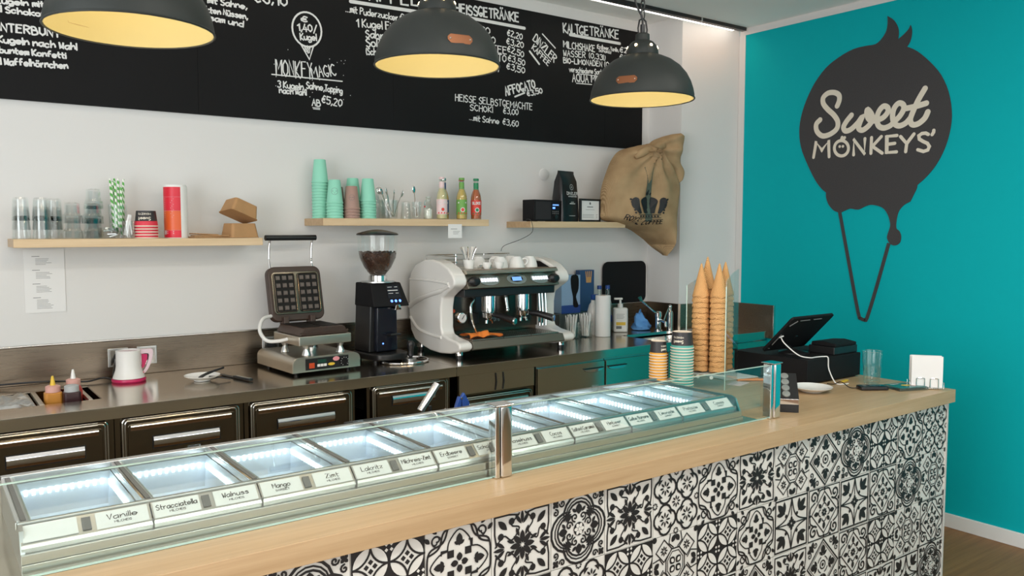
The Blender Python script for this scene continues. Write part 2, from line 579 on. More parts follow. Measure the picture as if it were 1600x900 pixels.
class Ink:
    """flat printed or chalked marks: strokes and filled shapes in 2D, laid on a surface by fn(u, v, lift)"""

    def __init__(s, fn, lift=0.0006, step=0.0002):
        s.g, s.fn, s.l, s.st, s.k = G(), fn, lift, step, 0

    def up(s, layer):
        # every mark lies a hair above the one before, so that crossing strokes never share a plane
        s.k += 1
        return s.l + layer * s.st + s.k * 2.5e-6

    def poly(s, pts, mi=0, layer=0):
        h = s.up(layer)
        s.g.add([s.fn(u, v, h) for u, v in pts], [tuple(range(len(pts)))], mi)
        return s

    def disc(s, c, r, mi=0, layer=0, n=20, ry=None):
        ry = ry or r
        return s.poly([(c[0] + r * math.cos(2 * math.pi * k / n), c[1] + ry * math.sin(2 * math.pi * k / n)) for k in range(n)], mi, layer)

    def stroke(s, pts, w, mi=0, layer=0, closed=False, cap=True):
        pts = [tuple(p) for p in pts]
        q = [pts[0]]
        for p in pts[1:]:
            if math.dist(p, q[-1]) > 1e-7:
                q.append(p)
        pts = q
        if len(pts) == 1:
            return s.disc(pts[0], w * 0.6, mi, layer, 8)
        m = len(pts)
        L, Rr = [], []
        for i, p in enumerate(pts):
            a = pts[(i - 1) % m] if (closed or i) else p
            b = pts[(i + 1) % m] if (closed or i < m - 1) else p
            dx, dy = b[0] - a[0], b[1] - a[1]
            d = math.hypot(dx, dy) or 1
            k = 1.0
            if a != p and b != p:
                d1, d2 = math.dist(a, p) or 1, math.dist(b, p) or 1
                co = ((p[0] - a[0]) * (b[0] - p[0]) + (p[1] - a[1]) * (b[1] - p[1])) / (d1 * d2)
                k = min(1.6, 1 / max(0.3, math.sqrt(max(0, (1 + co) / 2))))
            nx, ny = -dy / d * w / 2 * k, dx / d * w / 2 * k
            L.append((p[0] + nx, p[1] + ny))
            Rr.append((p[0] - nx, p[1] - ny))
        vs = [s.fn(u, v, s.up(layer)) for u, v in L]
        s.k -= m
        vs += [s.fn(u, v, s.up(layer)) for u, v in Rr]
        s.g.add(vs, [(i, m + i, m + (i + 1) % m, (i + 1) % m) for i in range(m if closed else m - 1)], mi)
        if cap and not closed:
            s.disc(pts[0], w / 2, mi, layer, 8)
            s.disc(pts[-1], w / 2, mi, layer, 8)
        return s

    def ring(s, c, r, w, mi=0, layer=0, n=28, ry=None):
        ry = ry or r
        return s.stroke([(c[0] + r * math.cos(2 * math.pi * k / n), c[1] + ry * math.sin(2 * math.pi * k / n)) for k in range(n)], w, mi, layer, True)

    def arc(s, c, r, a0, a1, w, mi=0, layer=0, n=14):
        return s.stroke([(c[0] + r * math.cos(R(a0 + (a1 - a0) * k / n)), c[1] + r * math.sin(R(a0 + (a1 - a0) * k / n))) for k in range(n + 1)], w, mi, layer, cap=False)

    def build(s, name, mats, parent=None):
        return s.g.build(name, mats, parent, smooth=False, fix=False)


# single-stroke hand lettering: pairs of digits are points (x, y), baseline y = 2, x-height 6, capitals 9; ~ marks a curved stroke
FONT = {
    'A': '022942|1535', 'B': '0209|~0929383606|~063645432202', 'C': '~482918070413223243', 'D': '0209|~092946432202', 'E': '49090242|0636',
    'F': '490902|0636', 'G': '~482918070413223244|4424', 'H': '0209|4249|0646', 'I': '0209', 'J': '~3933221203', 'K': '0209|490542', 'L': '090242',
    'M': '0209255952', 'N': '02094249', 'O': '~2918070413223344473829', 'P': '0209|~092948473605', 'R': '0209|~092948473605|2542', 'S': '~48291807163544321203',
    'T': '0949|2922', 'U': '~09041322334449', 'V': '092249', 'W': '0912263249', 'X': '0249|0942', 'Y': '092649|2622', 'Z': '09490242', 'Q': '~2918070413223344473829|3342',
    '0': '~2918070413223344473829', '1': '072922', '2': '~08294847360 2|0242', '3': '~082948473626|~2636454332120 3', '4': '290444|3632', '5': '490906|~06364543321203',
    '6': '~49180604132232434536160 5', '7': '094922', '8': '~2918071636474829|~1605031232434536', '9': '~4738180706163647|4822', '€': '~482917041322 43|0636|0535',
    ',': '1301', '.': '1212', '(': '~29171421', ')': '~08171401', '/': '0149', '-': '0535', "'": '1917', '|': '2921', '&': '~42182938 0304122244',
    'a': '~462605031222 44|4642', 'b': '0902|~052645432203', 'c': '~4526050312 2243', 'd': '4942|~452605032243', 'e': '~04444526050322 43', 'f': '~49291712|0636',
    'g': '~452605032244|~4641201001', 'h': '0902|~0426364442', 'i': '0602|0808', 'j': '161000|1808', 'k': '0902|460442', 'l': '0902', 'm': '0602|~0416262422|~2436464442',
    'n': '0602|~0426364442', 'o': '~26050322434526', 'p': '0600|~052645432203', 'r': '0602|~042636', 's': '~4526051534432203', 't': '~19132232|0636', 'u': '~06032244|4642',
    'v': '062246', 'w': '0612243246', 'x': '0246|0642', 'y': '0624|462000', 'z': '06460242', 'ß': '~0208193837254443 22',
}
UML = {'Ä': 'A', 'Ö': 'O', 'Ü': 'U', 'ä': 'a', 'ö': 'o', 'ü': 'u'}


def glyph(ch):
    src = FONT.get(UML.get(ch, ch), '')
    out = []
    for part in src.replace(' ', '').split('|') if src else []:
        sm = part.startswith('~')
        d = part.lstrip('~')
        pts = [(int(d[i]), int(d[i + 1])) for i in range(0, len(d) - 1, 2)]
        out.append(smooth_pts(pts, 3) if sm and len(pts) > 2 else pts)
    if ch in UML:
        y = 10.4 if ch.isupper() else 8
        out += [[(1, y), (1.2, y + .4)], [(3, y), (3.2, y + .4)]]
    w = max([p[0] for q in out for p in q], default=2)
    return out, w


def text_units(s):
    return sum(glyph(c)[1] + 1.5 if c != ' ' else 2.6 for c in s) - 1.5


def write(ink, s, x, y, h, width=None, w=None, mi=0, ang=0.0, jit=0.25, seed=1, layer=0, slant=0.0, mirror=False):
    """letters of capital height h with the baseline starting at (x, y); width fits the line to that length"""
    rnd = random.Random(seed)
    sy = h / 7
    sx = (width / text_units(s)) if width else sy * 0.8
    w = w or h * 0.11
    ca, sa = math.cos(ang), math.sin(ang)
    u = 0
    for c in s:
        if c == ' ':
            u += 2.6
            continue
        gl, gw = glyph(c)
        dy = rnd.uniform(-jit, jit)
        sk = rnd.uniform(-jit, jit) * 0.12 + slant
        for pl in gl:
            pp = []
            for a, b in pl:
                b2 = b - 2 + dy
                px = (u + a + rnd.uniform(-jit, jit) * 0.25 + sk * b2) * sx
                py = (b2 + rnd.uniform(-jit, jit) * 0.3) * sy
                if mirror:
                    px, py = -px, -py
                pp.append((x + px * ca - py * sa, y + px * sa + py * ca))
            ink.stroke(pp, w, mi, layer, cap=len(pp) < 4)
        u += gw + 1.5



# ---------------------------------------------------------------- shapes of the wall sign and the chalk menu, in metres on their walls
LOGO_OUT = [(2.5446, 2.7909), (2.5341, 2.7832), (2.5195, 2.7722), (2.5064, 2.7597), (2.4965, 2.7456), (2.488, 2.7301), (2.4818, 2.7156), (2.4784, 2.7028), (2.4772, 2.691), (2.4769, 2.6799), (2.4777, 2.6685), (2.4794, 2.6578), (2.4806, 2.6504), (2.4707, 2.6565), (2.4566, 2.6651), (2.444, 2.6737), (2.4344, 2.6815), (2.4262, 2.6893), (2.4197, 2.6966), (2.4152, 2.7039), (2.4125, 2.7107), (2.4107, 2.7154), (2.4082, 2.7084), (2.4049, 2.6983), (2.4026, 2.6875), (2.4021, 2.6763), (2.4027, 2.6645), (2.4039, 2.6535), (2.4055, 2.6438), (2.4079, 2.6348), (2.4111, 2.6263), (2.4164, 2.6173), (2.4227, 2.6087), (2.4271, 2.6027), (2.4125, 2.5948), (2.3915, 2.583), (2.369, 2.5675), (2.3455, 2.5473), (2.3206, 2.5234), (2.297, 2.4987), (2.2753, 2.4744), (2.2548, 2.4491), (2.2364, 2.422), (2.22, 2.3923), (2.2057, 2.3607), (2.1938, 2.3281), (2.1845, 2.2942), (2.1777, 2.2592), (2.1734, 2.2257), (2.1717, 2.1951), (2.1725, 2.166), (2.1757, 2.1359), (2.1814, 2.1033), (2.1895, 2.0697), (2.1997, 2.0374), (2.2123, 2.0067), (2.227, 1.9772), (2.2429, 1.9501), (2.2602, 1.9258), (2.2788, 1.9039), (2.2967, 1.8848), (2.3145, 1.868), (2.3315, 1.854), (2.3434, 1.8444), (2.3436, 1.8399), (2.3442, 1.8331), (2.3462, 1.8247), (2.3507, 1.814), (2.3568, 1.8017), (2.3628, 1.7894), (2.369, 1.7765), (2.3752, 1.7638), (2.3795, 1.7548), (2.3883, 1.751), (2.4007, 1.7454), (2.4126, 1.7381), (2.423, 1.7292), (2.4328, 1.7186), (2.4408, 1.7068), (2.4465, 1.6939), (2.4503, 1.6797), (2.453, 1.6643), (2.4552, 1.6459), (2.4561, 1.6263), (2.4549, 1.6107), (2.4501, 1.6025), (2.4432, 1.5983), (2.4369, 1.5929), (2.4319, 1.5844), (2.4277, 1.5747), (2.4253, 1.5644), (2.4248, 1.5527), (2.4263, 1.5403), (2.4299, 1.5298), (2.4367, 1.5217), (2.4457, 1.5156), (2.4552, 1.5123), (2.4653, 1.5123), (2.4759, 1.5153), (2.4854, 1.5208), (2.4938, 1.5298), (2.501, 1.5413), (2.5053, 1.5531), (2.5053, 1.5641), (2.5023, 1.5753), (2.4989, 1.5867), (2.4953, 1.5983), (2.4912, 1.6101), (2.4888, 1.6216), (2.4889, 1.6323), (2.4907, 1.6427), (2.4937, 1.6539), (2.4977, 1.6669), (2.5031, 1.6807), (2.5101, 1.6937), (2.5185, 1.7059), (2.5285, 1.7173), (2.5415, 1.7268), (2.5596, 1.7342), (2.5807, 1.7396), (2.5998, 1.7427), (2.6143, 1.7427), (2.6267, 1.7402), (2.6399, 1.7363), (2.655, 1.7299), (2.6709, 1.722), (2.687, 1.717), (2.7037, 1.718), (2.7206, 1.7219), (2.7357, 1.7239), (2.7477, 1.7219), (2.7579, 1.718), (2.7681, 1.7137), (2.7802, 1.709), (2.7923, 1.7039), (2.8009, 1.7003), (2.8117, 1.7032), (2.8272, 1.7076), (2.842, 1.7143), (2.8547, 1.7242), (2.8667, 1.7364), (2.877, 1.7494), (2.885, 1.7635), (2.8911, 1.7784), (2.8954, 1.792), (2.8973, 1.8045), (2.8973, 1.8157), (2.8972, 1.8235), (2.9057, 1.8295), (2.9181, 1.8386), (2.9316, 1.8509), (2.9453, 1.8655), (2.9603, 1.8834), (2.9769, 1.9069), (2.9968, 1.9397), (3.0184, 1.9783), (3.0377, 2.0152), (3.0535, 2.0473), (3.067, 2.0776), (3.0777, 2.1079), (3.0854, 2.1388), (3.0903, 2.1696), (3.0925, 2.2003), (3.0921, 2.2306), (3.0889, 2.2608), (3.0829, 2.2918), (3.074, 2.3241), (3.0624, 2.357), (3.0485, 2.3897), (3.0324, 2.4223), (3.0141, 2.4546), (2.994, 2.4849), (2.9719, 2.5132), (2.9481, 2.5395), (2.9229, 2.5626), (2.8966, 2.5817), (2.8691, 2.5976), (2.8403, 2.6117), (2.8096, 2.6246), (2.7778, 2.6356), (2.7475, 2.6436), (2.7194, 2.6476), (2.6928, 2.6486), (2.6685, 2.6489), (2.6469, 2.6482), (2.6275, 2.6468), (2.6105, 2.6482), (2.5961, 2.6543), (2.584, 2.6631), (2.5733, 2.6734), (2.5633, 2.6847), (2.5547, 2.6975), (2.5482, 2.7109), (2.5445, 2.7256), (2.5429, 2.741), (2.5422, 2.7554), (2.5425, 2.7692), (2.5436, 2.782)]
LOGO_CONE = [(2.8062, 1.7099), (2.7368, 1.4081), (2.6676, 1.1144), (2.6494, 1.0841), (2.6292, 1.0783), (2.6118, 1.0911), (2.5574, 1.2819), (2.4949, 1.5243)]
LOGO_SWEET = [[(2.9496, 2.2607), (2.975, 2.2366), (2.9694, 2.1952), (2.9323, 2.1637), (2.8826, 2.168), (2.8386, 2.1951), (2.8315, 2.2356), (2.8579, 2.2784), (2.9013, 2.3185), (2.9309, 2.3561), (2.932, 2.3904), (2.9014, 2.4128), (2.8591, 2.411), (2.8294, 2.3921), (2.8257, 2.3619), (2.8385, 2.3299)], [(2.7449, 2.2659), (2.7764, 2.2323), (2.7932, 2.2019), (2.7801, 2.1783), (2.745, 2.1848), (2.7033, 2.2186), (2.6778, 2.2487), (2.6924, 2.2113), (2.6969, 2.1849), (2.6727, 2.1728), (2.6367, 2.1935), (2.6144, 2.2249), (2.6207, 2.2581), (2.6449, 2.2862), (2.6493, 2.2613), (2.634, 2.2294), (2.6013, 2.2175)], [(2.6013, 2.2175), (2.5533, 2.2291), (2.5242, 2.2579), (2.525, 2.2828), (2.5492, 2.294), (2.575, 2.2708), (2.5865, 2.2327), (2.5774, 2.1899), (2.5464, 2.1725), (2.5091, 2.1806), (2.4874, 2.1985)], [(2.4874, 2.1985), (2.454, 2.2277), (2.4322, 2.2637), (2.4367, 2.2898), (2.4614, 2.2998), (2.4852, 2.2781), (2.4949, 2.2381), (2.4847, 2.1935), (2.4559, 2.1753), (2.4198, 2.1856), (2.3954, 2.2085)], [(2.3173, 2.3606), (2.3526, 2.3025), (2.3799, 2.2426), (2.3928, 2.2013), (2.3799, 2.1745), (2.3481, 2.1759), (2.3139, 2.2009), (2.2977, 2.2332)], [(2.4166, 2.2665), (2.3574, 2.2722), (2.3075, 2.2809)]]
LOGO_CAPS = [[(2.9881, 2.039), (2.9732, 2.1277), (2.9326, 2.0772), (2.8884, 2.1268), (2.8828, 2.0354)], [(2.7241, 2.0352), (2.7242, 2.1213), (2.6578, 2.0389), (2.6566, 2.1227)], [(2.6172, 2.0359), (2.6163, 2.1252)], [(2.5574, 2.1259), (2.6095, 2.0751), (2.5492, 2.032)], [(2.4663, 2.1235), (2.5246, 2.1229), (2.5228, 2.0336), (2.4657, 2.0329)], [(2.5231, 2.0788), (2.4772, 2.0809)], [(2.4453, 2.1157), (2.4087, 2.074), (2.3698, 2.1227)], [(2.4087, 2.074), (2.4132, 2.0301)], [(2.2911, 2.1131), (2.3053, 2.1213), (2.3262, 2.121), (2.3422, 2.111), (2.3392, 2.0923), (2.3177, 2.0778), (2.294, 2.0655), (2.283, 2.0475), (2.2904, 2.0299), (2.3134, 2.0236), (2.3454, 2.0353)], [(2.262, 2.1319), (2.2628, 2.1218), (2.2703, 2.1101)], [(2.8047, 2.1296), (2.801, 2.143)], [(2.7951, 2.13), (2.7844, 2.1402)]]
LOGO_O = [(2.7578, 2.076), (2.7632, 2.0542), (2.7792, 2.039), (2.8017, 2.0346), (2.8248, 2.0423), (2.8422, 2.0601), (2.8491, 2.0833), (2.8436, 2.1054), (2.8272, 2.1206), (2.8045, 2.1246), (2.7816, 2.1166), (2.7646, 2.0989)]
LOGO_DOTS = [(2.8145, 2.0905), (2.7938, 2.0901)]
BOARD_TEXT = [('2 Kugeln mit', 0.2766, 2.5101, 0.0231, 0.2048, 0.0579, 0.0068), ('und Schokotopping', 0.2711, 2.4792, 0.0233, 0.3249, 0.0155, 0.0068), ('WINTERBUNT', 0.2899, 2.4039, 0.0311, 0.2459, 0.0121, 0.0071), ('€5,80', 0.5867, 2.4244, 0.0324, 0.1513, -0.0979, 0.0068), ('3 Kugeln nach Wahl', 0.2795, 2.357, 0.0261, 0.3173, 0.015, 0.0068), ('mit buntem Konfetti', 0.2692, 2.3153, 0.0234, 0.2853, 0.0233, 0.0068), ('und Waffelhörnchen', 0.2717, 2.2676, 0.026, 0.2887, 0.0434, 0.0068), ('mit Sahne,', 1.1471, 2.6462, 0.0265, 0.1806, -0.0053, 0.0068), ('gehackten Nüssen,', 1.0468, 2.6046, 0.0263, 0.283, -0.0236, 0.0068), ('Sesam und', 1.1022, 2.5701, 0.0264, 0.2056, -0.0539, 0.0068), ('€6,10', 1.3654, 2.6869, 0.0424, 0.1608, 0.0269, 0.0082), ('€', 1.5967, 2.6281, 0.0249, 0.0332, 0.0525, 0.0068), ('1,40/', 1.5793, 2.5792, 0.0344, 0.1004, 0.0769, 0.0068), ('Kugel', 1.5917, 2.5374, 0.0313, 0.084, 0.0957, 0.0068), ('MONKEY', 1.4646, 2.3492, 0.0778, 0.1836, 0.023, 0.0061), ('MAGIC', 1.6516, 2.3569, 0.0541, 0.1308, 0.2288, 0.0061), ('3 Kugeln,', 1.4699, 2.2944, 0.0311, 0.1404, -0.0111, 0.0061), ('Sahne,', 1.6171, 2.303, 0.0317, 0.0948, -0.0347, 0.0061), ('Topping', 1.7153, 2.3, 0.0321, 0.094, -0.0396, 0.0061), ('nach Wahl', 1.4789, 2.2676, 0.0281, 0.1375, 0.0052, 0.0061), ('AB', 1.6458, 2.2205, 0.0318, 0.0441, 0.0156, 0.0061), ('€5,20', 1.6971, 2.241, 0.0354, 0.1082, -0.1202, 0.0061), ('WAFFEL', 1.9056, 2.7928, 0.0793, 0.3581, 0.0305, 0.0109), ('...mit Puderzucker', 1.8332, 2.7107, 0.0327, 0.301, -0.0019, 0.0061), ('€3,50', 2.1458, 2.7118, 0.0371, 0.1448, -0.0178, 0.0061), ('1 Kugel Eis', 1.8963, 2.6461, 0.0394, 0.2224, 0.0528, 0.0065), ('€1,40', 2.1337, 2.6634, 0.0337, 0.1167, 0.0244, 0.0061), ('Sahne', 1.9462, 2.5979, 0.0363, 0.1375, 0.0386, 0.0068), ('Soße', 1.9492, 2.5526, 0.0429, 0.115, 0.0426, 0.0075), ('(Schoko)', 1.945, 2.5128, 0.033, 0.1224, 0.0152, 0.0061), ('HEISS', 2.4959, 2.8052, 0.0493, 0.1502, 0.0572, 0.0102), ('GETRÄNKE', 2.6501, 2.8144, 0.0507, 0.2852, 0.0211, 0.0102), ('ESPRESSO', 2.4452, 2.7141, 0.0354, 0.2843, 0.0274, 0.0061), ('CAPPUCCINO', 2.4366, 2.6712, 0.0391, 0.3285, -0.0072, 0.0061), ('FILTERKAFFEE', 2.4446, 2.6235, 0.0393, 0.4025, -0.0066, 0.0061), ('LATTE MACCHIATO', 2.4029, 2.5695, 0.0393, 0.4396, 0.0153, 0.0061), ('(Flavour)', 2.5925, 2.5218, 0.0397, 0.1996, -0.0132, 0.0061), ('€2,20', 2.8517, 2.7315, 0.0332, 0.1078, -0.1051, 0.0061), ('€3,20', 2.8471, 2.6832, 0.0332, 0.1218, -0.0834, 0.0061), ('€2,50', 2.8517, 2.6398, 0.0333, 0.119, -0.1908, 0.0061), ('€3,50', 2.8563, 2.5889, 0.0333, 0.1233, -0.1552, 0.0061), ('€3,50', 2.847, 2.54, 0.0334, 0.132, -0.114, 0.0061), ('DINZLER', 3.04, 2.731, 0.0454, 0.1975, -0.6042, 0.0075), ('KAFFEE', 3.0305, 2.6773, 0.034, 0.154, -0.5979, 0.0068), ('AFFOGATO', 2.8423, 2.3847, 0.0486, 0.2275, 0.2949, 0.0095), ('€3,50', 3.0022, 2.3961, 0.0303, 0.1155, 0.2593, 0.0075), ('HEISSE SELBSTGEMACHTE', 2.4931, 2.3232, 0.0366, 0.543, -0.0133, 0.0054), ('SCHOKI', 2.5915, 2.2784, 0.0326, 0.1549, -0.0099, 0.0054), ('€3,00', 2.8238, 2.2796, 0.0335, 0.1072, -0.0224, 0.0054), ('...mit Sahne', 2.5825, 2.2238, 0.0328, 0.2093, -0.0455, 0.0054), ('€3,60', 2.8192, 2.2163, 0.0335, 0.1121, -0.0593, 0.0054), ('KALT', 3.2772, 2.805, 0.0542, 0.1242, 0.0753, 0.0095), ('GETRÄNKE', 3.4063, 2.8151, 0.0516, 0.3322, 0.052, 0.0095), ('MILCHSHAKE', 3.2778, 2.7165, 0.0391, 0.2571, 0.0201, 0.0068), ('(Erdbeer, Vanille,', 3.5508, 2.7476, 0.0241, 0.1883, -0.0016, 0.0048), ('Schoko)', 3.5673, 2.7297, 0.02, 0.1047, -0.0285, 0.0048), ('€2,80', 3.7504, 2.7487, 0.0328, 0.1675, 0.0015, 0.0068), ('WASSER', 3.278, 2.6664, 0.0351, 0.1771, 0.0556, 0.0061), ('(0,33l)', 3.4815, 2.6794, 0.0318, 0.1411, 0.0073, 0.0061), ('€2,20', 3.7511, 2.6999, 0.0328, 0.1558, 0.0135, 0.0061), ('BIO-LIMONADEN', 3.2783, 2.6239, 0.0315, 0.3176, 0.0418, 0.0065), ('(0,33l)', 3.6121, 2.639, 0.0324, 0.1455, 0.0027, 0.0061), ('verschiedene Sorten', 3.3248, 2.5749, 0.0316, 0.3047, 0.0452, 0.0058), ('AQUA MONACO', 3.351, 2.5192, 0.0478, 0.3629, 0.0485, 0.0075)]
BOARD_LINES = [((1.4424, 2.3529), (1.8101, 2.3578), 0.006), ((1.649, 2.2113), (1.6863, 2.2114), 0.004), ((1.6523, 2.2053), (1.6862, 2.205), 0.004), ((1.8624, 2.7665), (2.2712, 2.7744), 0.018), ((2.5465, 2.7918), (2.9777, 2.7895), 0.018), ((3.3285, 2.8005), (3.7498, 2.8015), 0.018), ((3.1127, 2.7747), (3.2121, 2.7042), 0.008), ((3.0161, 2.6605), (3.0888, 2.594), 0.012), ((2.9074, 2.3834), (2.9783, 2.4126), 0.01), ((3.3924, 2.5706), (3.6182, 2.5754), 0.005), ((3.3824, 2.5107), (3.5098, 2.5159), 0.006)]
BOARD_CONE = (1.6258, 2.5919, 0.0759, 0.0842)
SACK_ROWS = [(1.435, 3.982, 3.859), (1.473, 3.933, 3.876), (1.535, 3.838, 3.892), (1.596, 3.722, 3.908), (1.636, 3.571, 3.913), (1.668, 3.452, 3.919), (1.716, 3.441, 3.924), (1.796, 3.446, 3.934), (1.876, 3.461, 3.938), (1.955, 3.492, 3.901), (2.026, 3.534, 3.83), (2.073, 3.571, 3.772), (2.105, 3.637, 3.727), (2.13, 3.731, 3.693)]
SACK_TOP = [(1.871, 3.874, 3.904), (1.912, 3.838, 3.95), (1.968, 3.82, 3.961), (2.019, 3.802, 3.936), (2.07, 3.767, 3.935), (2.118, 3.754, 3.951), (2.16, 3.799, 3.974), (2.191, 3.879, 3.974), (2.209, 3.949, 3.956)]
SACK_TIE = (3.734, 2.089)
SACK_CROWN = (3.684, 1.746)


# ---------------------------------------------------------------- the room
XR, YB, ZC = 4.456, 3.97, 2.91
XL, YF = -1.7, -2.6
struct(G().box(XL - .1, XR + .1, YF - .1, YB + .1, -0.1, 0).build('floor', 'floor', smooth=False))
struct(G().box(XL - .1, XR + .1, YF - .1, 3.50, ZC, ZC + .15).build('ceiling', 'ceiling', smooth=False))
struct(G().box(XL - .1, XR + .1, 3.50, YB + .1, 2.968, ZC + .15).build('ceiling_recess', 'ceiling', smooth=False))
struct(G().box(XL - .1, XR + .1, YB, YB + .1, 0, 2.97).build('wall_back', 'white_wall', smooth=False))
struct(G().box(XR, XR + .1, YF - .1, YB, 0, 2.97).build('wall_right', 'teal', smooth=False))
struct(G().prism([(4.035, YB), (4.045, 3.69), (4.456, 3.565), (4.456, YB)], 0, 2.97, 'xy').build('wall_pillar', 'white_wall', smooth=False))
# window wall on the left and shop front behind the viewer
g = G().box(XL - .1, XL, YF, -0.45, 0, ZC).box(XL - .1, XL, 2.25, YB, 0, ZC).box(XL - .1, XL, -.45, 2.25, 0, .45).box(XL - .1, XL, -.45, 2.25, 2.72, ZC)
struct(g.build('wall_left', 'white_wall', smooth=False))
g = G().box(XL, -1.4, YF - .1, YF, 0, ZC).box(3.4, XR, YF - .1, YF, 0, ZC).box(-1.4, 3.4, YF - .1, YF, 0, .35).box(-1.4, 3.4, YF - .1, YF, 2.75, ZC)
struct(g.build('wall_front', 'white_wall', smooth=False))
for n, (a, b, ax) in enumerate(((-1.4, 3.4, 'x'), (-.45, 2.25, 'y'))):
    g = G()
    z0, z1 = ((.35, 2.75), (.45, 2.72))[n]
    k = 4 if n == 0 else 3
    for i in range(k + 1):
        t = a + (b - a) * i / k
        t = min(max(t, a + .03), b - .03)
        if ax == 'x':
            g.box(t - .03, t + .03, YF - .08, YF - .03, z0, z1)
        else:
            g.box(XL - .08, XL - .03, t - .03, t + .03, z0, z1)
    for z in (z0, z1 - .06):
        if ax == 'x':
            g.box(a, b, YF - .08, YF - .03, z, z + .06)
        else:
            g.box(XL - .08, XL - .03, a, b, z, z + .06)
    struct(g.build('window_%d' % (n + 1), 'black_matte', smooth=False))
struct(G().box(XR - .014, XR, YF, 3.2, 0, .075).build('baseboard_right', 'white', bevel=.003))
# the white unpainted edge along the teal wall, top and corner
struct(G().box(XR - .004, XR, YF, 3.56, 2.868, ZC).build('trim_1', 'white_wall', smooth=False))
struct(G().box(XR - .004, XR, 3.515, 3.563, 1.115, 2.868).build('trim_2', 'white_wall', smooth=False))

# ceiling light track over the back counter
t = thing('light_track', 'long black ceiling track with a white glowing strip above the back wall', 'light', (1.5, 3.52, ZC))
G().box(-2.9, 2.93, -.030, .006, -.022, 0).build('track_rail', 'black', t, bevel=.002)
G().box(-2.9, 2.86, .008, .034, -.020, .004).build('light_strip', 'led_warm', t)
for x in (-1.2, .1, 1.4, 2.5):
    G().box(x - .006, x + .006, -.031, -.02, -.023, 0).build('track_joint', 'alu', t)
area('track_glow', (1.4, 3.62, 2.87), (0, 0, 0), 4.9, .02, 3, (1.0, 0.80, 0.60))
area('track_glow_end', (4.1, 3.40, 2.85), (R(40), 0, 0), .5, .02, .5, (1.0, 0.50, 0.26))

# two unseen flat ceiling lamps, added to light the counter top from above
for i, (x, y) in enumerate(((1.0, .45), (2.7, .55))):
    t = thing('added_ceiling_lamp', ('unseen flat white ceiling lamp added as fill light beside the side window' if i == 0 else 'unseen flat white ceiling lamp added as fill light beside the teal wall'), 'lamp', (x, y, ZC))
    G().box(-.62, .62, -.17, .17, -.035, -.001).build('housing', 'white', t, bevel=.004)
    G().box(-.60, .60, -.15, .15, -.038, -.0352).build('diffuser', 'fill_panel_glow', t)
    area('added_ceiling_fill', (x, y, ZC - .042), (0, 0, 0), 1.18, .28, 17, (1.0, .955, .87))

# ---------------------------------------------------------------- logo on the teal wall
def wall_r(u, v, l):
    return (XR - l, u, v)


lg = thing('wall_logo', 'big charcoal ice cream cone sign with cream lettering on the teal wall', 'sign', (0, 0, 0))
o = G().prism([(a, b) for a, b in LOGO_OUT], XR - .006, XR - .0005, 'yz').build('scoop_panel', 'logo', lg, smooth=False)
ik = Ink(wall_r, .0015)
g = G()
cone = smooth_pts(LOGO_CONE, 3)
pts = [Vector(p) for p in cone]
Lp, Rp = [], []
for i, p in enumerate(pts):
    d = (pts[min(i + 1, len(pts) - 1)] - pts[max(i - 1, 0)]).normalized()
    nrm = Vector((-d.y, d.x)) * .0095
    Lp.append(tuple(p + nrm))
    Rp.append(tuple(p - nrm))
for i in range(len(pts) - 1):
    q = [Lp[i], Lp[i + 1], Rp[i + 1], Rp[i]]
    g.prism(q, XR - .0055, XR - .0005, 'yz')
g.build('cone_outline', 'logo', lg, smooth=False)
ik = Ink(wall_r, .0066)
for q in LOGO_SWEET:
    ik.stroke(smooth_pts(q, 6), .031)
for a in (0, -1):
    for q in LOGO_SWEET:
        ik.disc(q[a], .0155)
ik.build('script_lettering', 'logo_cream', lg)
ik = Ink(wall_r, .0066)
for q in LOGO_CAPS:
    ik.stroke(q, .0185)
    for p in q:
        ik.disc(p, .00925, n=10)
q = smooth_pts(LOGO_O, 4, True)
ik.stroke(q, .0185, closed=True)
for p in LOGO_DOTS:
    ik.disc(p, .0085, n=10)
ik.build('capital_lettering', 'logo_cream', lg)

# ---------------------------------------------------------------- blackboard
bb = thing('blackboard', 'wide black menu board covered in white chalk writing above the shelves', 'blackboard', (0, 0, 0))
for i, (a, b) in enumerate(((-1.6, .0235), (.0245, 1.0935), (1.0945, 2.1035), (2.1045, 3.0235), (3.0245, 3.6235), (3.6245, 3.96))):
    G().box(a, b, YB - .012, YB - .002, 2.133, 2.897).build('board_panel', 'board', bb)
def on_board(u, v, l):
    return (u, YB - .012 - l, v)


for i, (s, x, z, h, wd, an, thick) in enumerate(BOARD_TEXT):
    ik = Ink(on_board, .0005)
    write(ik, s, x, z, h, wd, w=thick, ang=an, jit=.32, seed=i + 3)
    ik.build('chalk_writing', 'chalk', bb)
for a, b, w in BOARD_LINES:
    Ink(on_board, .0005).stroke([a, b], w).build('chalk_underline', 'chalk', bb)
ik = Ink(on_board, .0005)
cx, cz, rx, rz = BOARD_CONE
ik.ring((cx, cz), rx, .009, ry=rz)
w = rx * .42
top, bot = cz - rz * .93, cz - rz * 1.72
ik.stroke([(cx - w, top), (cx + .01, bot), (cx + w, top)], .007)
for k in range(1, 4):
    f = k / 4
    ik.stroke([(cx - w + 2 * w * f, top), (cx - w * .45 + w * f * .6, top + (bot - top) * (.5 - .1 * f))], .004)
    ik.stroke([(cx + w - 2 * w * f, top), (cx + w * .45 - w * f * .5, top + (bot - top) * (.5 + .08 * f))], .004)
ik.build('chalk_cone_drawing', 'chalk', bb)
ik = Ink(on_board, .0005)
rnd = random.Random(4)
for k in range(34):
    ik.disc((cx + rnd.uniform(-.19, .23), rnd.uniform(2.24, 2.50)), .0022, n=6)
ik.build('chalk_dots', 'chalk', bb)['kind'] = 'stuff'

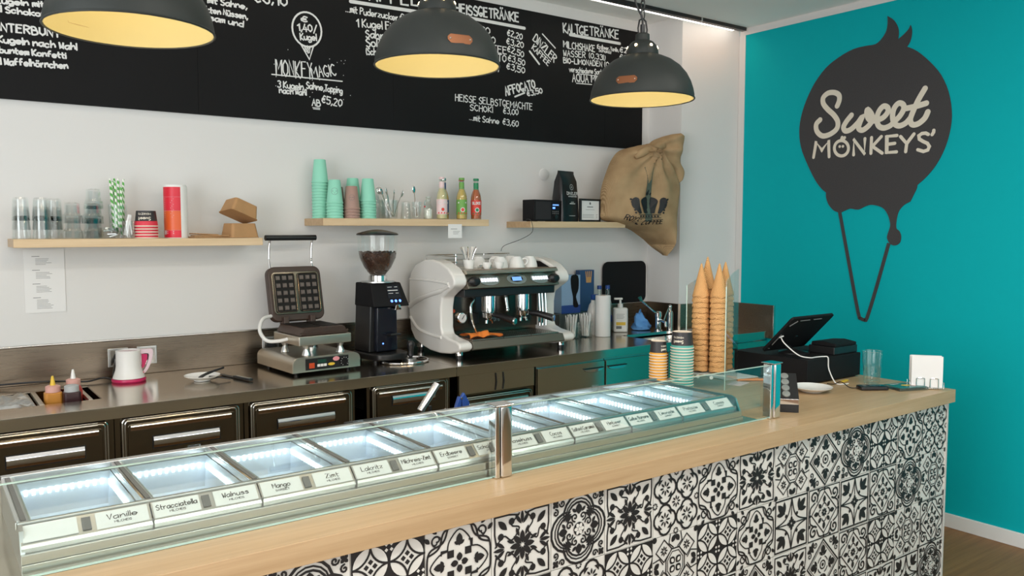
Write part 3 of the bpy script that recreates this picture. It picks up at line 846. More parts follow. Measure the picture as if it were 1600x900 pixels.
# ---------------------------------------------------------------- service counter with patterned tiles
CT = .913
ct = thing('service_counter', 'long oak topped counter clad in black and white patterned tiles', 'counter', (0, 0, 0))
# worktop: front strip, right slab, back strip around the ice cream case
for q in ((-1.2, 2.46, 1.70, 1.835), (2.46, 3.61, 1.70, 2.62)):
    G().box(*q, CT - .055, CT).build('counter_top', 'oak', ct, bevel=.0015)
G().box(-1.2, 2.46, 2.33, 2.62, CT - .055, CT - .003).build('counter_top', 'steel_top', ct)
G().box(-1.2, 3.588, 1.735, 1.76, .06, CT - .055).build('front_panel', 'grout', ct, smooth=False)
G().box(-1.2, 3.588, 2.55, 2.585, .02, CT - .055).build('back_panel', 'dark_panel', ct, smooth=False)
G().box(3.588, 3.60, 1.722, 2.60, .0, CT - .055).build('end_panel', 'grout', ct, smooth=False)
G().box(-1.2, 3.56, 1.78, 2.5, 0, .06).build('plinth', 'dark_panel', ct, smooth=False)
G().box(-1.2, -1.18, 1.76, 2.56, .02, CT - .055).build('end_panel', 'dark_panel', ct, smooth=False)

# tile prints, drawn on a unit square -1..1
TP = .2


def rot4(p, k):
    for _ in range(k % 4):
        p = (-p[1], p[0])
    return p


def petal(ik, c, a, r0, r1, w, mi=1, layer=1):
    ca, sa = math.cos(a), math.sin(a)
    pts = []
    n = 6
    for sgn in (1, -1):
        for k in range(n + 1):
            t = k / n if sgn > 0 else 1 - k / n
            d = sgn * w * math.sin(math.pi * t) ** .8 if 0 < t < 1 else 0
            rr = r0 + (r1 - r0) * t
            pts.append((c[0] + rr * ca - d * sa, c[1] + rr * sa + d * ca))
    del pts[n + 1]
    ik.poly(pts[:-1], mi, layer)


def flower(ik, c, n, r0, r1, w, a0=0.0, mi=1, layer=1):
    for k in range(n):
        petal(ik, c, a0 + 2 * math.pi * k / n, r0, r1, w, mi, layer)


def spiral(c, r, a0, turns, n=16, dirn=1):
    return [(c[0] + r * (1 - .8 * k / n) * math.cos(a0 + dirn * turns * 2 * math.pi * k / n), c[1] + r * (1 - .8 * k / n) * math.sin(a0 + dirn * turns * 2 * math.pi * k / n)) for k in range(n + 1)]


def foil(c, r, k=.62, n=8, a0=0.0):
    """outline of a four-lobed quatrefoil"""
    out = []
    for q in range(4):
        b = a0 + q * math.pi / 2
        for i in range(n + 1):
            t = b - R(100) + R(200) * i / n
            out.append((c[0] + r * (1 - k) * 1.15 * math.cos(b) + r * k * .9 * math.cos(t), c[1] + r * (1 - k) * 1.15 * math.sin(b) + r * k * .9 * math.sin(t)))
    return out


def design(ch):
    s2 = TP / 2 - .0015
    ik = Ink(lambda u, v, l: (u * s2, -l, v * s2), 0.0002, .0012)

    def sym(f):
        for k in range(4):
            f(k, lambda p: rot4(p, k))
    if ch == 'A':
        ik.poly([(-1, -1), (1, -1), (1, 1), (-1, 1)], 1, 0)
        for cx in (-.5, .5):
            for cy in (-.5, .5):
                ik.disc((cx, cy), .465, 0, 1, 28)
                for k in range(4):
                    a = math.pi / 4 + k * math.pi / 2
                    c2 = (cx + .5 * math.sqrt(2) * math.cos(a), cy + .5 * math.sqrt(2) * math.sin(a))
                    ik.arc(c2, .5, math.degrees(a) + 180 - 45, math.degrees(a) + 180 + 45, .055, 1, 2, 8)
                    p = (cx + .115 * math.cos(k * math.pi / 2), cy + .115 * math.sin(k * math.pi / 2))
                    ik.poly([(p[0] + .075, p[1]), (p[0], p[1] + .075), (p[0] - .075, p[1]), (p[0], p[1] - .075)], 1, 2)
        for p in ((0, 0), (0, .88), (0, -.88), (.88, 0), (-.88, 0)):
            for k in range(4):
                a = math.pi / 4 + k * math.pi / 2
                q = (p[0] + .09 * math.cos(a) * 1.1, p[1] + .09 * math.sin(a) * 1.1)
                ik.poly([(q[0] + .05, q[1]), (q[0], q[1] + .05), (q[0] - .05, q[1]), (q[0], q[1] - .05)], 0, 1)
    elif ch == 'B':
        def f(k, r):
            ik.stroke([r(p) for p in smooth_pts([(-.95, .35), (-.62, .5), (-.45, .9), (0, .97), (.45, .9), (.62, .5), (.95, .35)], 5)], .055, 1, 1)
            ik.stroke([r(p) for p in smooth_pts([(-.36, .38), (-.30, .62), (0, .88), (.30, .62), (.36, .38)], 4)], .04, 1, 1)
            ik.stroke([r(p) for p in ((-.36, .38), (-.55, .38), (-.55, .3))], .05, 1, 1)
            petal(ik, r((0, .58)), R(90 + 90 * k), -.14, .2, .10)
            for s in (-1, 1):
                petal(ik, r((0, .48)), R(90 + s * 60 + 90 * k), 0, .18, .05)
                ik.stroke([r((s * p[0], p[1])) for p in spiral((.68, .72), .2, R(200), 1.2)], .045, 1, 1)
            petal(ik, r((.72, .93)), R(45 + 90 * k), -.06, .16, .06)
            petal(ik, r((.93, .72)), R(45 + 90 * k), -.06, .16, .06)
            q = r((.27, .27))
            ik.poly([(q[0] + .1, q[1] + .1), (q[0] - .1, q[1] + .1), (q[0] - .1, q[1] - .1), (q[0] + .1, q[1] - .1)], 1, 1)
            petal(ik, (0, 0), R(90 * k), .04, .27, .09)
        sym(f)
        ik.disc((0, 0), .06, 0, 2, 8)
    elif ch == 'C':
        def f(k, r):
            ik.stroke([r(p) for p in ((.12, .86), (.45, .92), (.92, .92), (.92, .45), (.86, .12))], .05, 1, 1)
            ik.stroke([r(p) for p in smooth_pts([(.1, .9), (.36, .62), (.2, .35), (.5, .1), (.62, .36), (.9, .1)], 5)], .045, 1, 1)
            ik.disc(r((.72, .36)), .1, 1, 1, 10)
            ik.disc(r((.36, .72)), .1, 1, 1, 10)
            petal(ik, r((.55, .55)), R(45 + 90 * k), -.05, .36, .09)
            for s in (-35, 0, 35):
                petal(ik, r((0, .55)), R(90 + s + 90 * k), .05, .42, .055)
        sym(f)
        flower(ik, (0, 0), 8, .05, .42, .085)
        flower(ik, (0, 0), 8, .28, .56, .05, R(22.5))
        ik.disc((0, 0), .05, 0, 2, 8)
    elif ch == 'D':
        for r_, w in ((1.02, .075), (.89, .045), (.79, .06)):
            ik.stroke(foil((0, 0), r_, .62, 9), w, 1, 1, True)

        def f(k, r):
            petal(ik, r((0, .55)), R(90 + 90 * k), -.12, .2, .12)
            for s in (-1, 1):
                ik.stroke([r((s * p[0], p[1])) for p in spiral((.15, .36), .13, R(-90), 1.1, 12)], .05, 1, 1)
                petal(ik, r((s * .1, .5)), R(90 - s * 50 + 90 * k), 0, .2, .05)
            petal(ik, r((.36, .36)), R(45 + 90 * k), -.05, .2, .09)
            ik.stroke([r(p) for p in spiral((.86, .62), .11, R(90), 1.1, 10)], .05, 1, 1)
            ik.stroke([r(p) for p in spiral((.62, .86), .11, R(0), 1.1, 10, -1)], .05, 1, 1)
            flower(ik, r((.86, .86)), 4, 0, .13, .05, R(45))
        sym(f)
        ik.disc((0, 0), .2, 1, 1, 16)
        flower(ik, (0, 0), 6, .04, .19, .055, 0, 0, 2)
        ik.disc((0, 0), .05, 0, 3, 10)
    elif ch == 'E':
        for cx in (-.5, .5):
            for cy in (-.5, .5):
                ik.stroke(foil((cx, cy), .49, .62, 7), .075, 1, 1, True)
                flower(ik, (cx, cy), 8, .06, .24, .035)
        for p in ((0, 0), (0, .95), (0, -.95), (.95, 0), (-.95, 0)):
            flower(ik, p, 8, .05, .2 if p == (0, 0) else .12, .03)
    elif ch == 'F':
        oc = [(.46 * math.cos(R(22.5 + 45 * k)), .56 * math.sin(R(22.5 + 45 * k))) for k in range(8)]
        ik.stroke(oc, .045, 1, 1, True)
        ik.stroke([(p[0] * .82, p[1] * .82) for p in oc], .03, 1, 1, True)
        flower(ik, (0, 0), 4, .05, .34, .13, R(45))
        flower(ik, (0, 0), 4, .12, .28, .06, R(45), 0, 2)

        def f(k, r):
            c = r((.52, .52))
            ik.stroke([(c[0] + .36, c[1]), (c[0], c[1] + .36), (c[0] - .36, c[1]), (c[0], c[1] - .36)], .04, 1, 1, True)
            flower(ik, c, 8, .03, .17, .028)
            for s in (-1, 1):
                petal(ik, r((0, .98)), R(-90 + s * 35 + 90 * k), .02, .3, .09)
                ik.stroke([r((s * p[0], p[1])) for p in ((.24, 1.), (.3, .72), (.1, .56))], .04, 1, 1)
            ik.disc(r((.95, .95)), .1, 1, 1, 10)
        sym(f)
    elif ch == 'G':
        ik.stroke([(0, .98), (.98, 0), (0, -.98), (-.98, 0)], .06, 1, 1, True)
        ik.stroke([(0, .86), (.86, 0), (0, -.86), (-.86, 0)], .025, 1, 1, True)
        ik.ring((0, 0), .16, .05, 1, 1, 16)
        ik.disc((0, 0), .07, 1, 1, 10)

        def f(k, r):
            petal(ik, r((0, .58)), R(90 + 90 * k), -.16, .2, .14)
            for s in (-1, 1):
                petal(ik, r((0, .36)), R(90 + s * 55 + 90 * k), 0, .3, .06)
                petal(ik, r((.72, .72)), R(45 + s * 60 + 90 * k), 0, .3, .09)
            ik.arc((0, 0), .32, 20 + 90 * k, 70 + 90 * k, .045, 1, 1, 6)
            petal(ik, r((.6, .6)), R(45 + 90 * k), 0, .42, .09)
            ik.stroke([r(p) for p in spiral((.86, .5), .13, R(90), 1.1, 10)], .045, 1, 1)
            ik.stroke([r(p) for p in spiral((.5, .86), .13, 0, 1.1, 10, -1)], .045, 1, 1)
        sym(f)
    elif ch == 'H':
        ik.stroke([(-.94, -.94), (.94, -.94), (.94, .94), (-.94, .94)], .06, 1, 1, True)

        def f(k, r):
            ik.stroke([r(p) for p in ((0, .94), (0, .3))], .045, 1, 1)
            ik.stroke([r(p) for p in smooth_pts([(.0, .94), (.16, .42), (.42, .16), (.94, 0)], 5)], .055, 1, 1)
            petal(ik, r((.5, .5)), R(45 + 90 * k), -.14, .44, .13)
            for s in (-1, 1):
                petal(ik, r((.42, .42)), R(45 + s * 42 + 90 * k), .02, .46, .085)
            ik.disc(r((.32, .32)), .07, 1, 1, 8)
            petal(ik, (0, 0), R(90 * k), .03, .28, .07)
            petal(ik, (0, 0), R(45 + 90 * k), .03, .2, .05)
        sym(f)
    else:
        ik.stroke([(0, .8), (.8, 0), (0, -.8), (-.8, 0)], .045, 1, 1, True)
        ik.stroke([(-.97, -.97), (.97, -.97), (.97, .97), (-.97, .97)], .04, 1, 1, True)

        def f(k, r):
            ik.stroke([r(p) for p in spiral((.66, .66), .25, R(225), 1.25, 16)], .075, 1, 1)
            ik.stroke([r(p) for p in smooth_pts([(.1, .9), (.3, .86), (.45, .6)], 4)], .06, 1, 1)
            ik.stroke([r(p) for p in smooth_pts([(.9, .1), (.86, .3), (.66, .42)], 4)], .06, 1, 1)
            ik.disc(r((.92, .4)), .07, 1, 1, 8)
            ik.disc(r((.0, .9)), .07, 1, 1, 8)
            petal(ik, r((0, .45)), R(90 + 90 * k), -.1, .2, .09)
            petal(ik, r((.22, .22)), R(45 + 90 * k), -.06, .2, .08)
            ik.arc(r((0, .22)), .13, 0 + 90 * k, 180 + 90 * k, .045, 1, 1, 6)
        sym(f)
        flower(ik, (0, 0), 8, .03, .18, .04)
    e = TP / 2 - .0012
    ik.g.box(-e, e, 0, .009, -e, e, 0)
    return ik.g


tile_mesh = {}
for ch in 'ABCDEFGHI':
    o = design(ch).build('tile', ['tile', 'ink'], smooth=False, fix=False)
    tile_mesh[ch] = o.data
    bpy.data.objects.remove(o)
ROWS = ['CGEBIHFDABCDCEBCFGDABE', 'GBDHIAEBFCAEAFABHIHIDF', 'FCAHBGDIEHBCGI' + 'HGCGIAFI', 'ABCDEFGHIABCDHIDCH' + 'ICHD', 'DEAGBHCIFDEAGBHCIFDEAG']
n_tiles = 0
x_first = .792 - .2 * 8
for r_, row in enumerate(ROWS):
    for c_ in range(22):
        ch = row[c_]
        zc = .755 - .2 * r_
        o = bpy.data.objects.new('tile', tile_mesh[ch])
        COL.objects.link(o)
        o.parent = ct
        o.location = (x_first + .1 + .2 * c_, 1.726, zc)
        if zc < 0:
            o.scale = (1, 1, .6)
            o.location.z = .0

# ---------------------------------------------------------------- ice cream display case
CX0, CX1 = .148, 2.385
cs = thing('ice_cream_display', 'sunken ice cream display case with nine glowing white bays under glass', 'display case', (0, 0, 0))
G().box(-1.195, 2.4585, 1.8405, 1.862, .903, CT - .001).box(-1.195, CX0, 1.862, 2.325, .903, CT - .001).box(CX1, 2.4585, 1.862, 2.325, .903, CT - .001).build('deck_plate', 'steel_top', cs, smooth=False)
YC0, YC1 = 1.861, 2.315
BX = [.160 + .2405 * i for i in range(10)]
# outer shell: front fascia in two tiers, ends, back
G().box(CX0, CX1, YC0, YC0 + .012, CT - .003, .930).build('lower_fascia', 'alu', cs, bevel=.0012)
G().box(CX0, CX1 - .003, YC0 + .004, YC0 + .016, .9305, .950).build('upper_fascia', 'alu', cs, bevel=.0012)
for x in (CX0, CX1 - .008):
    G().prism([(YC0 + .012, CT - .003), (YC0 + .012, .952), (YC0 + .03, .992), (YC0 + .05, 1.0), (YC1, 1.0), (YC1, CT - .003)], x, x + .008, 'yz').build('end_cheek', 'alu', cs)
G().box(CX0, CX1, YC1 - .008, YC1, .60, 1.003).build('back_wall', 'alu', cs)
# top frame
G().box(CX0, CX1, YC1 - .03, YC1 - .009, .992, 1.006).build('rear_rail', 'alu', cs, bevel=.002)
G().box(CX0, CX1 - .04, YC0 + .052, YC0 + .064, .990, 1.003).build('front_rail', 'alu', cs, bevel=.002)
for i, x in enumerate(BX):
    dv = G().box(x - .015, x + .015, YC0 + .065, YC1 - .03, .985, 1.001).build('divider_bar', 'alu', cs, bevel=.002)
    G().box(x - .005, x + .005, YC0 + .066, YC1 - .032, 1.0011, 1.004).build('rubber_gasket', 'ink_grey', dv)
    G().box(x - .014, x - .008, YC0 + .066, YC1 - .032, 1.0011, 1.0045).build('chrome_edge', 'chrome', dv)
for i in range(9):
    a, b = BX[i] + .016, BX[i + 1] - .016
    y0, y1 = YC0 + .066, YC1 - .032
    zf = .905
    g = G()
    # open tub: four leaning walls and a floor
    T = [(a, y0), (b, y0), (b, y1), (a, y1)]
    B_ = [(a + .010, y0 + .02), (b - .010, y0 + .02), (b - .010, y1 - .02), (a + .010, y1 - .02)]
    vs = [(p[0], p[1], .984) for p in T] + [(p[0], p[1], zf) for p in B_]
    g.add(vs, [(0, 1, 5, 4), (1, 2, 6, 5), (2, 3, 7, 6), (3, 0, 4, 7), (4, 5, 6, 7)])
    tub = g.build('tub', 'liner', cs, smooth=False, fix=False)
    G().lathe([(0, .004), (.085, .004), (.092, .007), (.092, 0)], 32, ((a + b) / 2 - .004, y0 + .185, zf + .001)).build('pan_lid', 'steel_disc', tub)
    # light bars: little diodes under the rim along the back and the right wall
    g = G()
    for k in range(11):
        x = a + .02 + (b - a - .04) * k / 10
        g.obox((x, y1 - .0065, .960), (.007, .003, .014))
    for k in range(20):
        y = y0 + .03 + (y1 - y0 - .05) * k / 19
        g.obox((b - .0050, y, .960), (.003, .006, .014))
    g.build('led_row', 'led', tub, smooth=False)
    area('bay_light', ((a + b) / 2, y1 - .012, .972), (R(-28), 0, 0), b - a - .02, 0.012, .085, (0.86, 0.93, 1.0))
    G().box(a - .006, b + .006, y0 - .006, y1 + .006, 1.0012, 1.0042).build('glass_lid', 'pane', cs, smooth=False)
    if i % 2 == 1:
        G().tube([(b - .05, y1 - .02, 1.0045), (b - .05, y1 - .02, 1.020), (b - .02, y1 - .02, 1.020), (b - .02, y1 - .02, 1.0045)], .003, 6).build('lid_pull', 'acrylic', cs)
# sloping label strip in nine segments, a curved clear cover below the cards
NAMES = [('', 'Vanille'), ('Stracciatella', 'Walnuss'), ('Mango', 'Zimt'), ('Lakritz', 'Milchreis-Zimt'), ('Erdbeere', 'Schokolade'), ('Haselnuss', 'Cocos'), ('Salted Caramel', 'Himbeer'), ('Gelbe Banane', 'Limonade'), ('Pistazie', 'Cassis')]
P0, P1 = Vector((0, YC0 + .0135, .9645)), Vector((0, YC0 + .050, .997))
for i in range(9):
    a, b = BX[i] + (.0 if i else -.01), BX[i + 1] - .003
    if i == 8:
        b = BX[9] + .03
    pr = [(P0.y + .001, P0.z - .014), (P0.y - .003, P0.z - .004), (P0.y + .001, P0.z + .002), (P1.y, P1.z), (P1.y, P1.z - .006), (P0.y + .012, P0.z - .014)]
    sg = G().prism(pr, a, b, 'yz').build('label_strip', 'alu', cs, smooth=False)
    G().box(b, b + .003, P0.y - .004, P1.y, P0.z - .016, P0.z + .006).build('strip_joint', 'ink_grey', sg)
    half = (b - a) / 2
    for k in (0, 1):
        if i == 0 and k == 0:
            G().prism([(P0.y + .0035, P0.z + .006), (P1.y - .003, P1.z - .001), (P1.y - .003, P1.z + .0004), (P0.y + .003, P0.z + .0075)], a + .004, a + half - .02, 'yz').build('blank_card', 'paper', sg, smooth=False)
            continue
        x0 = a + .003 + k * (half + .012)
        x1 = x0 + half - .020
        d = (P1 - P0).normalized()
        nn = Vector((0, -d.z, d.y))
        Q0 = P0 + d * .006

        def on_card(u, v, l, Q0=Q0, d=d, nn=nn):
            p = Q0 + d * v + nn * (l + .0012)
            return (u, p.y, p.z)
        ik = Ink(on_card, .0, .0004)
        ik.poly([(x0, 0), (x1, 0), (x1, .040), (x0, .040)], 0, 1)
        nm = NAMES[i][k]
        wd = min(x1 - x0 - .012, .0085 * len(nm))
        write(ik, nm, (x0 + x1) / 2 - wd / 2, .019, .0125, wd, w=.0016, mi=1, jit=.12, layer=2, seed=i * 2 + k)
        sub = 'MILCHEIS' if nm not in ('Mango', 'Himbeer', 'Limonade', 'Cassis', 'Erdbeere') else 'SORBET'
        write(ik, sub, (x0 + x1) / 2 - .017, .009, .005, .034, w=.0008, mi=1, jit=.05, layer=2)
        ik.build('flavour_card', ['paper', 'ink'], sg)
    m0 = a + .003 + half - .016
    G().obox((m0 + .010, (P0.y + P1.y) / 2 - .001, (P0.z + P1.z) / 2 + .0025), (.017, .030, .002), (math.atan2(P1.z - P0.z, P1.y - P0.y), 0, 0)).build('card_clip', 'ink_grey', sg)

# guard glass in front of the case on two chrome posts
for i, (a, b) in enumerate(((-1.19, 1.272), (1.327, 2.490))):
    t = thing('guard_glass', ('long clear guard pane standing before the first ice cream bays' if i == 0 else 'shorter clear guard pane between the two chrome posts'), 'glass pane', (a, 1.840, CT))
    G().box(0, b - a, -.004, .004, 0, .196).build('pane', 'pane', t, smooth=False)
    G().box(0, b - a, -.0042, .0042, .1945, .196).build('polished_edge', 'pane_edge', t, smooth=False)
    G().box(0, b - a, -.0042, .0042, .0, .002).build('polished_edge', 'pane_edge', t, smooth=False)
po = thing('glass_post', 'chrome post clamping the middle joint of the guard glass', 'post', (1.2995, 1.838, CT))
G().box(-.0275, -.012, -.018, .018, .0004, .2).build('clamp_bar', 'chrome', po, bevel=.003)
G().box(-.010, .0275, -.022, .0215, .0004, .202).build('post_body', 'chrome', po, bevel=.006)
G().box(-.030, .029, -.026, .026, .2025, .206).build('cap', 'chrome', po, bevel=.0015)
po2 = dup(po, (2.515, 1.838, CT), label='chrome post closing the end of the guard glass near the coin tray')


# ---------------------------------------------------------------- back counter: units, worktop, sink
def bead_ring(g, x0, x1, z0, z1, r, y, t):
    g.tube([(a, y, b) for a, b in rrect(x0, x1, z0, z1, r, 4)], t, 6, closed=True)


def drawer(parent, x0, x1, z0, z1, y=3.300):
    """dark steel drawer front with raised beads, a bright grip lip and a label slot"""
    d = G().prism(rrect(x0, x1, z0, z1, .022, 4), y - .012, y, 'xz').build('drawer', 'steel_dark', parent, bevel=.003)
    for i, q in enumerate((.004, .013)):
        g = G()
        bead_ring(g, x0 + q, x1 - q, z0 + q, z1 - q, .020 - q * .5, y - .013, .0028)
        g.build('bead', 'bead' if i == 0 else 'steel', d)
    G().prism(rrect(x0 + .022, x1 - .022, z0 + .022, z1 - .026, .012, 4), y - .017, y - .012, 'xz').build('inner_panel', 'steel_dark', d, bevel=.002)
    zl = z1 - .036
    G().prism([(y - .017, zl - .017), (y - .021, zl - .012), (y - .027, zl), (y - .024, zl + .006), (y - .017, zl + .008)], x0 + .03, x1 - .035, 'yz').build('grip_lip', 'bead', d, bevel=.0015)
    w = x1 - x0
    a, b = x0 + w * .25, x1 - w * .19
    zs = z1 - .105 if z1 - z0 > .2 else z1 - .075
    sl = G().box(a - .004, b + .004, y - .0185, y - .0172, zs - .025, zs + .025).build('label_slot', 'black', d)
    g = G()
    n = 6
    vs, fs = [], []
    for k in range(n + 1):
        t = k / n
        vs += [(a, y - .0192 - .006 * math.sin(math.pi * t), zs - .021 + .042 * t), (b, y - .0192 - .006 * math.sin(math.pi * t), zs - .021 + .042 * t)]
    for k in range(n):
        fs.append((2 * k, 2 * k + 1, 2 * k + 3, 2 * k + 2))
    g.add(vs, fs)
    g.build('slot_cover', 'chrome', d)
    return d


def unit(x0, x1, label, spec):
    t = thing('drawer_unit', label, 'cabinet', (0, 0, 0))
    G().box(x0, x1, 3.303, 3.33, .10, .903).box(x0, x1, 3.33, 3.94, .10, .79).build('carcass', 'steel_dark', t, smooth=False)
    G().box(x0 + .02, x1 - .02, 3.36, 3.9, 0, .10).build('plinth', 'black', t, smooth=False)
    for z0, z1 in spec:
        drawer(t, x0 + .020, x1 - .019, z0, z1)
    return t


unit(-.37, .095, 'dark steel drawer unit at the far end of the worktop beyond the sauces', [(.60, .900), (.28, .58)])
unit(.100, .575, 'dark steel drawer unit below the sauce bottles', [(.60, .900), (.28, .58)])
unit(.578, 1.056, 'dark steel drawer unit below the white kettle and saucer', [(.60, .900), (.28, .58)])
unit(1.060, 1.548, 'dark steel drawer unit below the waffle iron', [(.60, .900), (.28, .58)])
unit(1.606, 2.040, 'dark steel drawer unit with shallow drawers below the coffee grinder', [(.735, .903), (.555, .722), (.30, .54)])
t = unit(2.085, 2.545, 'steel unit with a plain top panel over a drawer, below the coffee machine', [(.56, .793), (.28, .54)])
G().box(2.088, 2.542, 3.292, 3.3025, .805, .902).build('top_panel', 'steel_door', t, bevel=.002)
for x in (2.30, 2.345):
    G().tube([(x, 3.290, .895), (x + .004, 3.288, .85), (x - .002, 3.290, .81)], .003, 6).build('reflection_line', 'black', t)  # dark lines modelled in place of reflections in the steel panel
for i, (a, b) in enumerate(((2.560, 3.028), (3.033, 3.520), (3.525, 3.98), (3.985, 4.44))):
    lb = ('plain steel cupboard below the coffee machine with its grip on the sink side', 'plain steel cupboard reflecting teal, second from the coffee machine',
          'plain steel cupboard below the sink', 'plain steel cupboard touching the teal wall')[i]
    t = thing('steel_cupboard', lb, 'cabinet', (0, 0, 0))
    G().box(a, b, 3.303, 3.325, .10, .903).box(a, b, 3.325, 3.55, .10, .79).build('carcass', 'steel', t, smooth=False)
    G().box(a + .01, b - .01, 3.36, 3.5, 0, .10).build('plinth', 'black', t, smooth=False)
    d = G().box(a + .003, b - .003, 3.290, 3.3025, .12, .888).build('door', 'steel_door', t, bevel=.002)
    hx = b - .155 if i % 2 == 0 else a + .015
    pl = [(hx + .07 + .07 * math.cos(R(180 + 180 * k / 10)), .852 + .020 * math.sin(R(180 + 180 * k / 10))) for k in range(11)]
    h = G().prism(pl, 3.284, 3.2899, 'xz').build('handle', 'chrome', d, bevel=.002)
    G().box(hx, hx + .14, 3.282, 3.2895, .8525, .857).build('handle_slot', 'black', d)

wt = thing('steel_worktop', 'long polished steel worktop with an upstand along the back wall', 'worktop', (0, 0, 0))
ZW = .95


def slab_with_hole(x0, x1, y0, y1, hx0, hx1, hy0, hy1, z0, z1):
    g = G()
    g.box(x0, hx0, y0, y1, z0, z1).box(hx1, x1, y0, y1, z0, z1).box(hx0, hx1, y0, hy0, z0, z1).box(hx0, hx1, hy1, y1, z0, z1)
    return g


slab_with_hole(-1.2, 2.0605, 3.277, 3.952, .10, .565, 3.46, 3.765, .938, ZW).build('top_plate', 'steel_top', wt, smooth=False)
slab_with_hole(2.0625, 4.44, 3.277, 3.56, 3.50, 3.93, 3.33, 3.56, .938, ZW).box(2.0625, 3.50, 3.56, 3.952, .938, ZW).box(3.93, 4.043, 3.56, 3.69, .938, ZW).box(3.50, 3.93, 3.66, 3.952, .938, ZW).box(3.93, 4.03, 3.69, 3.952, .938, ZW).build('top_plate', 'steel_top', wt, smooth=False)
for a, b in ((-1.2, 2.0605), (2.0625, 4.44)):
    e = G().box(a, b, 3.272, 3.2768, .904, ZW).build('front_edge', 'steel_door', wt, bevel=.0012)
    G().box(a, b, 3.2708, 3.2716, ZW - .003, ZW - .0005).build('bright_lip', 'bead', e)
for a, b in ((-1.2, 1.50), (1.502, 2.0605), (2.0625, 4.03)):
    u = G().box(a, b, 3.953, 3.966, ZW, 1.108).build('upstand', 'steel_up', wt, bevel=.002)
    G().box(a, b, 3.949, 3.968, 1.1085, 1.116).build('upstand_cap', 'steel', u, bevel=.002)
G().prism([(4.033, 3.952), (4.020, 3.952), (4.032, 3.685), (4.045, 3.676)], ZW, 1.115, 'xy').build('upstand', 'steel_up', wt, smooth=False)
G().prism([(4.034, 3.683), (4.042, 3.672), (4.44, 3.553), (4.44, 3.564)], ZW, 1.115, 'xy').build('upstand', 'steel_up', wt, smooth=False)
G().box(4.441, 4.455, 3.245, 3.56, .90, 1.115).build('upstand', 'steel_up', wt, bevel=.0015)
G().box(4.437, 4.455, 3.2385, 3.2445, .90, 1.116).build('upstand_end', 'bead', wt)
# sink bowl
sk = G()
pts0 = rrect(3.502, 3.928, 3.332, 3.658, .05, 5)
pts1 = rrect(3.53, 3.90, 3.36, 3.63, .06, 5)
n = len(pts0)
vs = [(a, b, .949) for a, b in pts0] + [(a, b, .80) for a, b in pts1]
sk.add(vs, [(i, (i + 1) % n, n + (i + 1) % n, n + i) for i in range(n)] + [tuple(range(n, 2 * n))])
s_ = sk.build('sink_bowl', 'steel', wt, fix=False)
G().cyl((3.70, 3.5, .8005), .035, .003).build('drain', 'chrome', s_)
# well for food pans
G().box(.10, .565, 3.46, 3.765, .80, .805).box(.10, .104, 3.46, 3.765, .805, .949).box(.561, .565, 3.46, 3.765, .805, .949).box(.10, .565, 3.46, 3.464, .805, .949).box(.10, .565, 3.761, 3.765, .805, .949).build('pan_well', 'steel_dark', wt, smooth=False)
G().box(.355, .372, 3.465, 3.760, .935, .951).build('well_bar', 'brushed', wt, bevel=.002)
G().box(.520, .535, 3.465, 3.760, .935, .951).build('well_bar', 'brushed', wt, bevel=.002)

pn = thing('food_pan', 'shallow steel food pan under crumpled silver film beside the sauce bottles', 'pan', (.23, 3.61, .87))
G().box(-.118, .118, -.14, .14, 0, .072).build('pan_body', 'steel', pn, bevel=.01)
rnd = random.Random(2)
nx, ny = 18, 22
g = G()
vs = [(-.115 + .23 * i / nx, -.138 + .276 * j / ny, .0755 + rnd.uniform(0, .013) * (0 < i < nx and 0 < j < ny)) for j in range(ny + 1) for i in range(nx + 1)]
g.add(vs, [(j * (nx + 1) + i, j * (nx + 1) + i + 1, (j + 1) * (nx + 1) + i + 1, (j + 1) * (nx + 1) + i) for j in range(ny) for i in range(nx)])
g.build('film_cover', 'alu', pn, angle=80)

# mixer tap with a long lever
tp = thing('mixer_tap', 'chrome tap with a long raised lever behind the sink', 'tap', (3.872, 3.705, ZW + .0006))
G().lathe([(0, 0), (.026, 0), (.026, .008), (.019, .012), (.019, .085), (.023, .09), (.023, .115), (.014, .125), (0, .126)], 20).build('tap_body', 'chrome', tp)
G().tube([(0, 0, .06), (-.06, -.09, .075), (-.09, -.15, .07), (-.095, -.155, .045)], .009, 10).build('spout', 'chrome', tp)
lv = G().tube([(-.01, 0, .105), (-.07, .01, .150), (-.135, .02, .198)], [.006, .005, .005], 8).build('lever', 'chrome', tp)
G().tube([(-.135, .02, .197), (-.148, .022, .222)], [.008, .013], 10).build('lever_tip', 'print_teal', lv)
ds = thing('soap_pump', 'small steel soap pump with a slanting spout between tap and pillar', 'dispenser', (3.975, 3.70, ZW + .0006))
G().lathe([(0, 0), (.022, 0), (.022, .115), (.012, .125), (.012, .14), (0, .141)], 18).build('body', 'steel', ds)
G().sphere((0, 0, .148), .014).build('pump_head', 'chrome', ds)
G().tube([(-.01, 0, .145), (-.05, -.01, .10), (-.072, -.012, .058)], .005, 8).build('pump_spout', 'steel', ds)

# wall shelves
def shelf(x0, x1, z1, th, label):
    t = thing('wall_shelf', label, 'shelf', (x0, YB - .235, z1 - th))
    G().box(0, x1 - x0, 0, .2345, 0, th).build('board', 'oak_shelf', t, bevel=.0015)
    for k in (0, 1):
        x = -.0006 if k == 0 else x1 - x0 - .0004
        G().box(x, x + .001, .001, .2335, .001, th - .001).build('edge_band', 'oak', t, smooth=False)
    return t


S1, S2, S3 = 1.563, 1.656, 1.648
shelf(.317, 1.303, S1, .034, 'light oak wall shelf carrying the tumblers and straws')
shelf(1.600, 2.566, S2, .036, 'light oak wall shelf carrying mint cups and lemonade bottles')
shelf(2.855, 3.60, S3, .036, 'light oak wall shelf carrying the radio and the black coffee bag')

